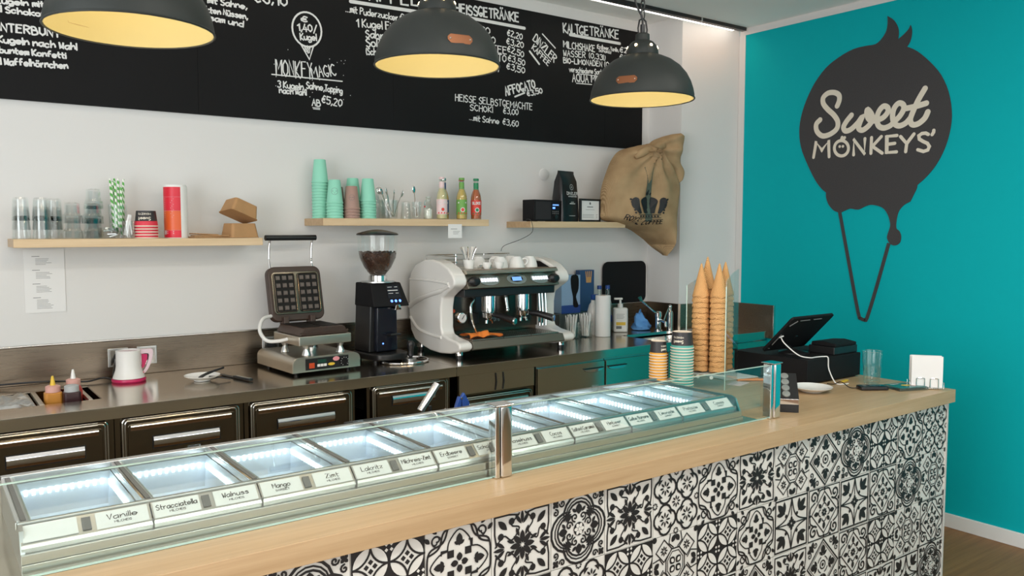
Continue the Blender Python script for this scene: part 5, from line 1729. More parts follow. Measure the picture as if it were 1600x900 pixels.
# stripe and crown print
cxs, czs = SACK_CROWN
cxs -= L0.x
czs -= L0.z
ik = Ink(on_sack, .0)
for k in range(12):
    za, zb = czs + .24 - .028 * k, czs + .24 - .028 * (k + 1)
    w = .024
    ik.poly([(cxs - w + .012 * (za - czs) * 2, za), (cxs + w + .012 * (za - czs) * 2, za), (cxs + w + .012 * (zb - czs) * 2, zb), (cxs - w + .012 * (zb - czs) * 2, zb)])
ik.build('woven_stripe', 'sack_green', bs)
KS = .82
ik = Ink(lambda u, v, l: on_sack(cxs + (u - cxs) * KS, czs + (v - czs) * KS, l), .0022)
for s in (-1, 1):
    lobe = smooth_pts([(s * .012, -.055), (s * .012, .055), (s * .045, .065), (s * .075, .04), (s * .060, -.01), (s * .045, -.055)], 3)
    ik.poly([(cxs + a, czs + b) for a, b in lobe])
    lobe = smooth_pts([(s * .068, -.055), (s * .085, .0), (s * .088, .05), (s * .112, .065), (s * .138, .045), (s * .14, .0), (s * .115, -.03), (s * .09, -.058)], 3)
    ik.poly([(cxs + a, czs + b) for a, b in lobe])
    for k in range(6):
        ik.disc((cxs + s * (.142 - .005 * k), czs + .05 - .02 * k), .008, n=8)
for k in range(7):
    ik.poly([(cxs - .085 + .0245 * k, czs - .083), (cxs - .070 + .0245 * k, czs - .083), (cxs - .070 + .0245 * k, czs - .070), (cxs - .085 + .0245 * k, czs - .070)])
ik.stroke([(cxs - .095, czs - .064), (cxs + .095, czs - .064)], .004)
ik.stroke([(cxs - .095, czs - .089), (cxs + .095, czs - .089)], .004)
for a in (90, 40, 140, 65, 115):
    petal(ik, (cxs, czs + .075), R(a), .005, .05 if a == 90 else .04, .010, 0, 0)
write(ik, 'ROYAL', cxs - .185, czs - .098, .036, .135, w=.006, jit=.1, ang=R(-17))
write(ik, 'COFFEE', cxs - .035, czs - .140, .032, .15, w=.0055, jit=.1, ang=R(3))
ik.build('crown_print', 'ink', bs)


# ---------------------------------------------------------------- things on the steel worktop
ZI = ZW + .0006


def sauce(label, x, y, mt, cap, tip, round_=False):
    t = thing('sauce_bottle', label, 'bottle', (x, y, .8055))
    if round_:
        G().lathe([(0, 0), (.030, 0), (.032, .006), (.032, .165), (.026, .180), (.022, .184), (0, .184)], 24).build('body', mt, t)
    else:
        G().prism(rrect(-.031, .031, -.026, .026, .012, 4), 0, .172, 'xy').build('body', mt, t, bevel=.005)
    z = .184 if round_ else .172
    G().lathe([(0, z), (.026, z), (.026, z + .022), (.018, z + .026), (0, z + .026)], 20).build('cap', cap, t)
    if tip:
        G().lathe([(.010, z + .026), (.007, z + .045), (.0035, z + .062), (0, z + .062)], 14).build('nozzle', tip, t)
    return t


sauce('amber caramel sauce bottle with pink cap and yellow nozzle', .412, 3.565, 'caramel', 'cap_pink', 'yellow')
sauce('dark chocolate sauce bottle with a grey cap and no nozzle', .472, 3.535, 'choc', 'cap_grey', None)
sauce('red berry sauce bottle with pink cap and white nozzle', .488, 3.605, 'berry', 'cap_pink', 'white', True)

# double sockets set in the upstand
for i, x in enumerate((.715, .835, 1.405)):
    t = thing('wall_socket', ('steel power socket half hidden by the white kettle', 'steel power socket showing behind the kettle handle', 'steel power socket behind the waffle iron cable')[i], 'socket', (x, 3.9525, 1.035))
    G().box(-.042, .042, -.008, 0, -.042, .042).build('plate', 'alu', t, bevel=.003)
    G().box(-.033, .033, -.010, -.0078, -.033, .033).build('inner_frame', 'steel', t, bevel=.001)
    G().cyl((0, -.0095, 0), .021, .003, 24, Matrix.Rotation(R(90), 4, 'X')).build('socket_well', 'plug', t)

kt = thing('kettle', 'white plastic kettle with a magenta base and pale handle', 'kettle', (.728, 3.80, ZI), R(-6))
G().lathe([(0, 0), (.066, 0), (.069, .006), (.067, .014), (0, .015)], 36).build('base_plate', 'magenta', kt)
G().lathe([(0, .0155), (.064, .0155), (.062, .022), (.053, .048), (.050, .066), (.049, .118), (.050, .132), (.047, .134), (.046, .120), (0, .119)], 36).build('jug', 'white', kt)
G().lathe([(0, .1195), (.044, .1195), (.040, .129), (0, .131)], 30).build('lid', 'pinkish', kt)
hd = G().prism(smooth_pts([(.046, .132), (.075, .134), (.097, .130), (.092, .085), (.075, .045), (.057, .026), (.055, .036), (.068, .058), (.079, .090), (.080, .112), (.066, .116), (.048, .116)], 3, True), -.011, .011, 'xz').build('handle', 'pinkish', kt, bevel=.003)
G().prism([(.052, .114), (.075, .111), (.074, .090), (.062, .058), (.052, .05)], -.006, .006, 'xz').build('water_window', 'magenta', kt)
G().cyl((.055, -.012, .034), .004, .002, 10, Matrix.Rotation(R(90), 4, 'X')).build('red_mark', 'red', kt)
G().tube(smooth_pts([(-.06, .02, .008), (-.10, .05, .014), (-.16, .02, .009), (-.24, .06, .011), (-.34, .03, .022), (-.50, .08, .014), (-.62, .09, .012)], 6), .0042, 6).build('power_cord', 'black', kt)
G().tube([(-.012, .128, .085), (-.035, .112, .075), (-.055, .07, .03), (-.058, .03, .010)], [.017, .012, .004, .004], 8).build('plug', 'black', kt)

t = thing('saucer', 'white saucer with a dark spoon handle across it on the steel worktop', 'saucer', (.985, 3.62, ZI))
G().lathe([(0, .001), (.034, .001), (.036, .006), (.058, .013), (.074, .023), (.0745, .025), (.058, .0165), (.035, .010), (0, .009)], 40).build('dish', 'porcelain', t)
o = tag(G().tube(smooth_pts([(-.03, -.012, .004), (.0, -.006, .018), (.05, .012, .028), (.085, .025, .034)], 4), [.007] * 3 + [.006] * 4 + [.005] * 6, 6).build('dark_scraper', 'black'), 'thin black scraper lying across the saucer', 'utensil')
put(o, (.995, 3.605, ZW + .013))
o = tag(G().tube([(0, 0, .010), (.03, -.025, .014), (.075, -.05, .004)], [.009, .004, .0025], 8).build('butter_spoon', 'black'), 'small dark spoon with a pale handle lying beside the saucer', 'spoon')
put(o, (1.010, 3.60, ZW + .003))
t = thing('palette_knife', 'black handled palette knife with a silver strip lying on the worktop', 'knife', (1.118, 3.60, ZI))
t.rotation_euler = (0, 0, R(-76))
G().box(-.11, .05, -.009, .009, .001, .006).build('blade', 'black', t, bevel=.002)
G().box(.0, .13, -.010, .010, .002, .012).build('handle', 'black', t, bevel=.003)
G().box(.02, .12, -.006, .006, .0122, .0145).build('handle_inlay', 'bead', t, bevel=.001)

# ---- waffle iron
wf = thing('waffle_iron', 'open double waffle iron with a tall black handle on a steel base', 'waffle iron', (1.487, 3.675, ZI), R(3.5))
pr = [(-.168, .014), (.168, .014), (.168, .050)] + [(.168 - .03 + .03 * math.cos(R(a)), .052 + .03 * math.sin(R(a))) for a in (15, 30, 45, 60, 75, 90)] + [(-.168 + .03 + .03 * math.cos(R(a)), .052 + .03 * math.sin(R(a))) for a in (90, 105, 120, 135, 150, 165)] + [(-.168, .050)]
G().prism(pr, -.195, .195, 'xz').build('base_housing', 'brushed', wf)
G().prism([(a * .985, b * .97 + .0012) for a, b in pr], -.1975, -.1952, 'xz').build('front_plate', 'brushed', wf)
for x in (-.13, .13):
    for y in (-.15, .15):
        G().lathe([(0, 0), (.010, 0), (.012, .013), (0, .0135)], 12, (x, y, 0)).build('foot', 'black', wf)
pnl = G().box(-.108, .105, -.2005, -.198, .022, .074).build('control_panel', 'black', wf, bevel=.001)
G().box(-.092, -.066, -.2045, -.2006, .030, .054).build('rocker_switch', 'red_switch', pnl, bevel=.001)
G().box(-.050, -.008, -.2022, -.2006, .051, .066).build('display', 'green_lcd', pnl)
for k in range(3):
    G().box(-.052 + .016 * k, -.038 + .016 * k, -.203, -.2006, .034, .046).build('key', 'white', pnl, bevel=.001)
G().lathe([(0, 0), (.017, 0), (.017, .0006), (0, .0007)], 20, (.018, -.2007, .041), Matrix.Rotation(R(90), 4, 'X') @ Matrix.Diagonal((1, .4, 1, 1))).build('badge', 'yellow', pnl)
G().lathe([(0, 0), (.017, 0), (.017, .0006), (0, .0007)], 20, (.042, -.2007, .063), Matrix.Rotation(R(90), 4, 'X') @ Matrix.Diagonal((1, .6, 1, 1))).build('badge', 'pink_print', pnl)
G().cyl((.080, -.2006, .048), .020, .009, 24, Matrix.Rotation(R(90), 4, 'X')).build('dial', 'black_matte', pnl)
ik = Ink(lambda u, v, l: (.080 + u, -.2103 - l, .048 + v), .0001)
for k in range(9):
    a = R(-40 + 35 * k)
    ik.stroke([(.017 * math.cos(a), .017 * math.sin(a)), (.0195 * math.cos(a), .0195 * math.sin(a))], .002)
ik.build('dial_marks', 'chalk', pnl)
for x, y in ((-.075, -.14), (.095, -.14), (-.10, .03), (.06, .06)):
    G().lathe([(0, .0825), (.021, .0825), (.018, .095), (.011, .108), (.011, .112), (.018, .124), (.020, .128), (0, .1285)], 20, (x, y, 0)).build('spool_leg', 'alu', wf)
G().cyl((-.0, -.02, .0825), .035, .046, 24).build('centre_column', 'chrome', wf)
G().box(-.125, .135, -.175, .10, .129, .172).build('lower_tray', 'brushed', wf, bevel=.004)
G().prism([(-.115, .173), (.125, .173), (.118, .187), (.105, .208), (-.095, .208), (-.108, .187)], -.165, .09, 'xz').build('lower_plate', 'waffle_iron', wf, bevel=.004)
g = G()
for x in (-.092, .008):
    g.box(x, x + .088, -.135, .065, .2085, .2105)
g.build('plate_recess', 'waffle_plate', wf)
G().box(-.115, .125, -.166, -.160, .183, .190).build('plate_rib', 'waffle_iron', wf, bevel=.001)
# lid standing open
LT = Matrix.Translation((.0, .095, .215)) @ Matrix.Rotation(R(-12), 4, 'X')
def lidpart(name, mt, g, parent, bevel=0.0):
    g.v = [tuple(LT @ Vector(p)) for p in g.v]
    return g.build(name, mt, parent, bevel=bevel)


ld = lidpart('lid', 'waffle_iron', G().prism(rrect(-.135, .135, 0, .262, .036, 5), -.012, .030, 'xz'), wf, .006)
lidpart('lid_rim', 'steel_dark', G().prism(rrect(-.121, .121, .032, .236, .020, 5), -.018, -.0125, 'xz'), ld, .002)
for x in (-.113, .007):
    lidpart('waffle_plate', 'waffle_plate', G().prism(rrect(x, x + .106, .040, .228, .010, 4), -.021, -.0182, 'xz'), ld)
    g = G()
    g.tube([(a, -.0225, b) for a, b in rrect(x + .002, x + .104, .042, .226, .010, 4)], .0018, 6, closed=True)
    lidpart('plate_bead', 'steel_dark', g, ld)
    for i in range(3):
        for j in range(5):
            cx, cz = x + .021 + .032 * i, .062 + .036 * j
            g = G().box(cx - .0105, cx + .0105, -.0250, -.0212, cz - .0105, cz + .0105)
            for q in range(len(g.v)):
                if g.v[q][1] < -.024:
                    g.v[q] = (cx + (g.v[q][0] - cx) * .8, g.v[q][1], cz + (g.v[q][2] - cz) * .8)
            lidpart('waffle_peg', 'waffle_peg', g, ld)
for x in (-.075, .060):
    lidpart('hinge', 'waffle_iron', G().box(x - .013, x + .013, -.035, .02, -.025, .02), wf, .003)
for x in (-.112, .105):
    g = G().tube(smooth_pts([(x, .010, .25), (x, .012, .30), (x + .003, .0, .36), (x + .007, -.012, .395)], 5), .0052, 8)
    lidpart('handle_rod', 'chrome', g, wf)
lidpart('handle_grip', 'black', G().tube([(-.128, -.013, .402), (.130, -.013, .402)], .0135, 16), wf)
G().tube(smooth_pts([(-.135, .10, .245), (-.19, .07, .235), (-.225, .02, .19), (-.215, -.03, .150), (-.17, -.05, .145), (-.125, -.05, .150)], 6), .0085, 10).build('armoured_cable', 'white', wf)

# ---- coffee grinder
gr = thing('coffee_grinder', 'black espresso grinder with a clear hopper of coffee beans', 'grinder', (1.875, 3.67, ZI), R(6))
G().prism(smooth_pts([(-.10, .10), (-.105, -.02), (-.08, -.10), (0, -.125), (.08, -.10), (.105, -.02), (.10, .10)], 4) + [(.10, .12), (-.10, .12)], .012, .045, 'xy').build('foot', 'black', gr, bevel=.008)
for x, y in ((-.08, -.06), (.08, -.06), (-.08, .09), (.08, .09)):
    G().cyl((x, y, 0), .012, .0125, 12).build('rubber_foot', 'black', gr)
G().prism([(-.092, .045), (.075, .045), (.070, .28), (-.080, .28)], -.02, .12, 'xz').build('column', 'black', gr, bevel=.008)
G().prism([(-.065, .05), (.058, .05), (.055, .27), (-.06, .27)], -.05, -.019, 'xz').build('glossy_apron', 'screen', gr, bevel=.006)
hdp = G()
vs = [(-.085, -.06, .272), (.105, -.09, .272), (.105, .12, .272), (-.085, .12, .272), (-.078, -.02, .388), (.088, -.035, .388), (.088, .12, .388), (-.078, .12, .388)]
hdp.add(vs, [(0, 3, 2, 1), (4, 5, 6, 7), (0, 1, 5, 4), (1, 2, 6, 5), (2, 3, 7, 6), (3, 0, 4, 7)])
hp = hdp.build('head', 'black_matte', gr, bevel=.006)
def on_head(u, v, l):
    # the slanting front of the head
    t = (v - .272) / .116
    y0 = (-.06 + (u + .085) / .19 * -.03) * (1 - t) + (-.02 + (u + .078) / .166 * -.015) * t
    return (u, y0 - l, v)
ik = Ink(on_head, .0012)
ik.poly([(.000, .312), (.070, .312), (.068, .374), (.002, .374)])
sc_ = ik.build('screen', 'screen', hp)
ik = Ink(on_head, .002)
for k, (a, b) in enumerate(((.008, .03), (.045, .06), (.006, .058), (.006, .03), (.045, .06))):
    z = (.366, .366, .350, .336, .336)[k]
    ik.stroke([(a, z), (b, z)], .004 if k == 2 else .0022)
ik.build('screen_text', 'chalk', sc_)
for k in range(3):
    Ink(on_head, .0022).disc((.014 + .022 * k, .299), .0065, n=12).build('blue_button', 'blue_led', hp)
G().lathe([(0, .3885), (.083, .3885), (.083, .394), (0, .3945)], 32, (0, .035, 0)).build('top_ring', 'alu', gr)
G().lathe([(0, .395), (.046, .395), (.046, .422), (.040, .424), (0, .424)], 28, (0, .035, 0)).build('collar', 'chrome', gr)
G().lathe([(.040, .4245), (.048, .435), (.070, .462), (.090, .505), (.097, .545), (.099, .622)], 36, (0, .035, 0)).build('hopper', 'tumbler', gr, fix=False)
G().lathe([(0, .426), (.037, .426), (.045, .437), (.067, .464), (.087, .507), (.0935, .535), (.06, .541), (0, .538)], 36, (0, .035, 0)).build('bean_fill', 'beans', gr)
rnd = random.Random(6)
g = G()
for k in range(230):
    a, h_ = rnd.uniform(0, 6.28), rnd.uniform(.44, .537)
    rr_ = .045 + (h_ - .437) * .52 if h_ < .507 else .086
    if k < 70:
        rr_, h_ = .09 * math.sqrt(rnd.random()), .540
    g.sphere((rr_ * math.cos(a), .035 + rr_ * math.sin(a), h_), .0055, 6, .7)
g.build('loose_beans', 'beans', gr)['kind'] = 'stuff'
G().lathe([(0, .6225), (.103, .6225), (.104, .628), (.095, .634), (.05, .645), (.02, .650), (0, .651)], 36, (0, .035, 0)).build('hopper_lid', 'black', gr)
G().prism([(.02, .255), (.06, .255), (.052, .28), (.028, .28)], -.085, -.055, 'xz').build('dosing_chute', 'chrome', gr, bevel=.002)
G().tube([(-.005, -.052, .13), (-.005, -.085, .135), (.045, -.09, .135), (.045, -.052, .13)], .006, 8).build('holder_fork', 'black', gr)
G().cyl((-.03, -.0512, .09), .004, .002, 10, Matrix.Rotation(R(90), 4, 'X')).build('status_light', 'blue_led', gr)
G().tube([(.052 + .122 * math.cos(2 * math.pi * k / 40), -.115 + .105 * math.sin(2 * math.pi * k / 40), .006) for k in range(40)], .006, 8, closed=True).build('tray_ring', 'chrome', gr)
t = thing('tamper', 'black handled coffee tamper standing in the chrome ring', 'tamper', (1.960, 3.535, ZI), 0)
G().lathe([(0, .0005), (.028, .0005), (.028, .018), (.010, .023), (0, .023)], 24).build('press', 'alu', t)
G().lathe([(.008, .0235), (.014, .032), (.012, .055), (.018, .078), (.019, .092), (.012, .104), (0, .106)], 20).build('grip', 'black', t)

# ---- espresso machine
es = thing('espresso_machine', 'two group espresso machine with curved white side panels and chrome front', 'coffee machine', (2.54, 3.66, ZW))
E0 = Vector((2.54, 3.66, ZW))


def EP(g):
    g.v = [tuple(Vector(p) - E0) for p in g.v]
    return g


side = [(3.92, 1.32), (3.90, 1.375), (3.85, 1.417), (3.75, 1.445), (3.67, 1.446), (3.60, 1.436), (3.52, 1.408), (3.475, 1.375), (3.458, 1.350), (3.460, 1.325), (3.480, 1.309), (3.53, 1.283), (3.575, 1.255), (3.588, 1.20), (3.588, 1.10), (3.575, 1.068), (3.52, 1.052), (3.44, 1.043), (3.412, 1.030), (3.408, 1.008), (3.43, .992), (3.50, .975), (3.60, .966), (3.70, .970), (3.78, .985), (3.86, 1.010), (3.905, 1.06), (3.925, 1.18)]
for i, (a, b) in enumerate(((2.165, 2.245), (2.835, 2.915))):
    sp = EP(G().prism(side, a, b, 'yz')).build('side_panel', 'white_gloss', es, bevel=.018, seg=4)
    xo = a - .0008 if i == 0 else b + .0008
    # raised swoosh across the outer face
    EP(G().tube(smooth_pts([(xo, 3.90, 1.335), (xo, 3.75, 1.338), (xo, 3.60, 1.335), (xo, 3.51, 1.33)], 5), .0075, 8)).build('groove_line', 'white_gloss', sp)
    EP(G().tube(smooth_pts([(xo, 3.905, 1.19), (xo, 3.83, 1.225), (xo, 3.70, 1.262), (xo, 3.58, 1.290), (xo, 3.50, 1.318)], 5), [.016] * 8 + [.013] * 8 + [.008] * 5, 10)).build('swoosh_ridge', 'white_gloss', sp)
    EP(G().tube(smooth_pts([(xo, 3.90, 1.13), (xo, 3.82, 1.075), (xo, 3.70, 1.055), (xo, 3.58, 1.050)], 5), .009, 8)).build('swoosh_ridge', 'white_gloss', sp)
    xi = b if i == 0 else a
    if i == 1:
        EP(G().prism([(3.88, 1.385), (3.75, 1.432), (3.62, 1.425), (3.52, 1.39), (3.52, 1.38), (3.88, 1.38)], a - .004, a - .0003, 'yz')).build('inner_cheek', 'black_matte', sp)
        EP(G().tube([(a - .006, p, q) for p, q in rrect(3.66, 3.78, 1.395, 1.418, .009, 3)], .003, 6, closed=True)).build('grip_slot', 'white_gloss', sp)
    for y in (3.475, 3.86):
        x = (a + b) / 2 + (.0 if i == 0 else -.01)
        f_ = EP(G().lathe([(0, .9505), (.018, .9505), (.018, .968), (0, .968)], 18, (x, y, 0))).build('foot_pad', 'black', es)
        EP(G().lathe([(0, .9682), (.020, .9682), (.020, .992), (0, .992)], 20, (x, y, 0))).build('foot', 'chrome', es)
XA, XB = 2.2455, 2.8345
EP(G().box(XA, XB, 3.66, 3.905, 1.0, 1.375)).build('boiler_body', 'steel_dark', es)
EP(G().box(XA, XB, 3.648, 3.6595, 1.065, 1.285)).build('back_splash', 'machine_back', es)
EP(G().prism([(3.47, 1.298), (3.448, 1.305), (3.486, 1.372), (3.66, 1.372), (3.66, 1.298)], XA, XB, 'yz')).build('control_fascia', 'brushed_dark', es, bevel=.003)
EP(G().box(XA, XB, 3.49, 3.6475, 1.256, 1.2975)).build('group_housing', 'black', es, bevel=.004)
EP(G().prism([(3.474, 1.3735), (3.462, 1.378), (3.470, 1.392), (3.482, 1.395), (3.905, 1.395), (3.905, 1.3735)], XA, XB, 'yz')).build('cup_tray', 'brushed', es)
EP(G().box(XA, XB, 3.4745, 3.479, 1.3955, 1.3975)).build('tray_lip', 'copper', es)


def on_fascia(cx):
    def fn(u, v, l):
        z = 1.3435 + v
        return (cx + u - E0.x, 3.448 + (z - 1.305) * .567 - l - .0005 - E0.y, z - E0.z)
    return fn


for cx, kind in ((2.385, 'b'), (2.56, 'd'), (2.715, 'b')):
    f = on_fascia(cx)
    ik = Ink(f, .0008)
    ik.disc((0, 0), .062, n=28, ry=.026)
    ov = ik.build('oval_bezel', 'alu', es)
    Ink(f, .0016).ring((0, 0), .062, .004, ry=.026).build('bezel_ring', 'chrome', ov)
    if kind == 'b':
        for k in range(6):
            x = -.045 + .018 * k
            Ink(f, .0024).poly([(x - .007, -.009), (x + .007, -.009), (x + .007, .009), (x - .007, .009)]).build('lit_button', 'button', ov)
    else:
        Ink(f, .002).disc((0, 0), .040, n=20, ry=.016).build('lcd_bezel', 'black', ov)
        Ink(f, .0028).poly([(-.030, -.010), (.030, -.010), (.030, .010), (-.030, .010)]).build('lcd', 'lcd', ov)
for cx in (2.285, 2.803):
    EP(G().lathe([(0, 0), (.026, 0), (.030, .006), (.028, .020), (.018, .028), (0, .029)], 10, (cx, 3.470, 1.338), Matrix.Rotation(R(90), 4, 'X') @ Matrix.Diagonal((1.25, .85, 1, 1)))).build('steam_knob', 'black', es)
for cx, hx, hy in ((2.438, .062, -.150), (2.661, .100, -.145)):
    gp = EP(G().lathe([(0, 1.165), (.030, 1.165), (.037, 1.172), (.037, 1.266), (0, 1.266)], 28, (cx, 3.555, 0))).build('group_head', 'chrome', es)
    pf = EP(G().lathe([(0, 1.128), (.020, 1.130), (.033, 1.140), (.035, 1.164), (0, 1.1645)], 24, (cx, 3.555, 0))).build('portafilter', 'chrome', es)
    EP(G().tube([(cx + hx * .22, 3.555 + hy * .22, 1.152), (cx + hx * .5, 3.555 + hy * .5, 1.150), (cx + hx, 3.555 + hy, 1.128)], [.011, .017, .020], 12)).build('handle', 'black', pf)
    d = Vector((hx, hy, -.012)).normalized()
    e = Vector((cx + hx, 3.555 + hy, 1.128))
    EP(G().tube([e, e + d * .006], [.0205, .016], 14)).build('handle_cap', 'chrome', pf)
    for s in (-1, 1):
        EP(G().tube([(cx, 3.555, 1.135), (cx + s * .018, 3.545, 1.122), (cx + s * .02, 3.543, 1.108)], .007, 8)).build('twin_spout', 'chrome', pf)
# hot water spout, steam wands, gauge
EP(G().tube(smooth_pts([(2.55, 3.56, 1.27), (2.55, 3.55, 1.22), (2.55, 3.54, 1.18)], 3), [.009] * 4 + [.008] * 3, 10)).build('water_spout', 'chrome', es)
EP(G().sphere((2.55, 3.54, 1.172), .011, 10)).build('spout_nozzle', 'chrome', es)
EP(G().tube(smooth_pts([(2.315, 3.54, 1.27), (2.310, 3.50, 1.245), (2.285, 3.49, 1.21), (2.29, 3.485, 1.14), (2.315, 3.48, 1.075)], 5), .0055, 8)).build('steam_wand', 'chrome', es)
for x in (2.765, 2.785, 2.808):
    EP(G().tube([(x, 3.545, 1.285), (x + .006, 3.54, 1.15), (x - .004, 3.53, 1.075)], .0065, 8)).build('steam_wand', 'chrome', es)
ga = EP(G().lathe([(0, 0), (.030, 0), (.030, .014), (.026, .016), (0, .016)], 24, (2.325, 3.647, 1.135), Matrix.Rotation(R(90), 4, 'X'))).build('pressure_gauge', 'chrome', es)
EP(G().lathe([(0, 0), (.024, 0), (.024, .001), (0, .001)], 24, (2.325, 3.6305, 1.135), Matrix.Rotation(R(90), 4, 'X'))).build('gauge_face', 'paper', ga)
EP(G().obox((2.328, 3.628, 1.140), (.003, .002, .026), (0, R(35), 0))).build('gauge_needle', 'ink', ga)
EP(G().cyl((2.275, 3.647, 1.175), .010, .008, 12, Matrix.Rotation(R(90), 4, 'X'))).build('red_lamp', 'red_switch', es)
for cx in (2.40, 2.745):
    EP(G().box(cx - .025, cx + .025, 3.625, 3.647, 1.10, 1.16)).build('switch_block', 'black', es, bevel=.004)
ik = Ink(lambda u, v, l: (2.545 + u - E0.x, 3.648 - l - E0.y, 1.105 + v - E0.z), .0006)
write(ik, 'Cafe', -.03, 0, .03, .062, w=.005, jit=.05, slant=.2)
ik.build('maker_script', 'bead', es)
# drip tray
EP(G().box(XA, XB, 3.425, 3.659, 1.000, 1.040)).build('drip_tray', 'machine_front', es, bevel=.002)
EP(G().prism([(3.406, .998), (3.401, 1.004), (3.418, 1.040), (3.4245, 1.0405), (3.4245, .995)], XA, XB, 'yz')).build('front_panel', 'machine_front', es, bevel=.001)
for x0, x1 in ((2.26, 2.45), (2.455, 2.63), (2.635, 2.82)):
    gt = EP(G().box(x0, x1, 3.435, 3.645, 1.0405, 1.046)).build('drip_grate', 'brushed', es, bevel=.001)
    g = G()
    nx, ny = 12, 12
    for i in range(nx):
        for j in range(ny):
            x, y = x0 + (x1 - x0) * (i + .5 + .25 * (j % 2)) / (nx + .5), 3.445 + .19 * j / (ny - 1)
            g.add([(x - .004, y - .004, 1.0463), (x + .004, y - .004, 1.0463), (x + .004, y + .004, 1.0463), (x - .004, y + .004, 1.0463)], [(0, 1, 2, 3)])
    q = EP(g).build('grate_holes', 'black_matte', gt, smooth=False)
    q['kind'] = 'stuff'
# wire rail round the cup tray
for z in (1.432, 1.462):
    EP(G().tube([(2.27, 3.60, z), (2.255, 3.75, z), (2.26, 3.89, z), (2.40, 3.90, z), (2.70, 3.90, z), (2.82, 3.895, z)], .003, 6)).build('rail_wire', 'chrome', es)
for x in (2.262, 2.45, 2.64, 2.81):
    EP(G().rod((x, 3.895, 1.395), (x, 3.895, 1.464), .003, 6)).build('rail_post', 'chrome', es)

# crockery and bits on the machine
ZT = 1.3955


def coffee_cup(name, label, x, y, z, rz, s=1.0, flip=True):
    t = thing(name, label, 'cup', (x, y, z), rz, 'white cups on the coffee machine')
    pr = [(.0, .055), (.022, .055), (.0235, .052), (.034, .035), (.040, .012), (.0415, 0), (.040, 0), (.038, .012), (.031, .034), (0, .049)]
    if not flip:
        pr = [(r, .055 - q) for r, q in pr]
    G().lathe([(r * s, q * s) for r, q in pr], 28).build('cup_body', 'porcelain', t)
    zz = [.042, .046, .034, .018, .014] if flip else [.013, .009, .021, .037, .041]
    G().tube(smooth_pts([(.030 * s, 0, zz[0] * s), (.046 * s, 0, zz[1] * s), (.056 * s, 0, zz[2] * s), (.050 * s, 0, zz[3] * s), (.038 * s, 0, zz[4] * s)], 4), .0042 * s, 8).build('handle', 'porcelain', t)
    return t


for i, (x, y, z, rz, lb) in enumerate(((2.560, 3.62, 0, 2.2, 'white cup upside down beside the loose spoons on the machine'), (2.655, 3.60, 0, -.5, 'white cup upside down at the front of the tray, handle out'),
                                       (2.752, 3.61, 0, .4, 'white cup upside down next to the black cheek of the machine'), (2.60, 3.72, 0, 1.2, 'white cup upside down in the second row behind the front cups'),
                                       (2.70, 3.72, 0, 1.0, 'white cup upside down in the second row by the machine cheek'), (2.50, 3.74, 0, 2.6, 'white cup upside down in the second row near the spoon pot'))):
    coffee_cup('coffee_cup', lb, x, y, ZT + z, rz, 1.08)
for i, (x, y) in enumerate(((2.425, 3.55), (2.490, 3.53))):
    coffee_cup('espresso_cup', ('tiny white espresso cup upright by the spoon pot', 'tiny white espresso cup upright by the front cups')[i], x, y, ZT, 1.5, .62, False)
t = thing('spoon_pot', 'small white pot full of spoons on the coffee machine', 'pot', (2.345, 3.60, ZT))
G().lathe([(0, .001), (.024, .001), (.032, .048), (.030, .048), (.022, .006), (0, .006)], 24).build('pot_wall', 'porcelain', t)
for k in range(9):
    a = k * .7
    g = G().tube([(.006 * math.cos(a), .006 * math.sin(a), 0), (.030 * math.cos(a), .022 * math.sin(a), .075), (.046 * math.cos(a), .034 * math.sin(a), .108)], [.002, .0028, .0055], 6)
    o = tag(g.build('pot_spoon', 'milk' if k % 2 else 'chrome'), 'spoon fanning out of the white pot on the machine', 'spoon', 'spoons in the white pot')
    put(o, (2.345, 3.60, ZT + .0065))
for k in range(6):
    o = tag(G().tube([(0, 0, .004), (.03, .004, .008), (.06, .006, .004)], [.008, .0025, .0025], 6).build('loose_spoon', 'chrome'), 'loose metal spoon lying on the cup tray', 'spoon', 'loose spoons on the cup tray')
    put(o, (2.40 + .022 * k, 3.60 + .012 * (k % 3), ZT + .001 + .006 * (k % 2)), -.8 + .55 * k)
# orange cloth on the drip tray
rnd = random.Random(12)
g = G()
nx, ny = 22, 14
vs = []
for j in range(ny + 1):
    for i in range(nx + 1):
        u, v = i / nx, j / ny
        vs.append((-.09 + .19 * u + .012 * math.sin(5 * v), -.05 + .10 * v + .02 * math.sin(3 * u), .006 + .010 * abs(math.sin(7 * u + 2 * v)) + .012 * (1 - u) * math.sin(math.pi * v) + (.018 if .3 < u < .6 and v < .5 else 0) * math.sin(math.pi * v * 2)))
n_ = len(vs)
fs = [(j * (nx + 1) + i, j * (nx + 1) + i + 1, (j + 1) * (nx + 1) + i + 1, (j + 1) * (nx + 1) + i) for j in range(ny) for i in range(nx)]
vs += [(a, b, c - .003) for a, b, c in vs]
fs += [tuple(q + n_ for q in f[::-1]) for f in fs]
g.add(vs, fs)
o = tag(g.build('orange_cloth', 'orange_cloth', angle=70, fix=False), 'bright orange cloth folded on the drip tray of the coffee machine', 'cloth')
put(o, (2.342, 3.478, 1.0475), -.12)

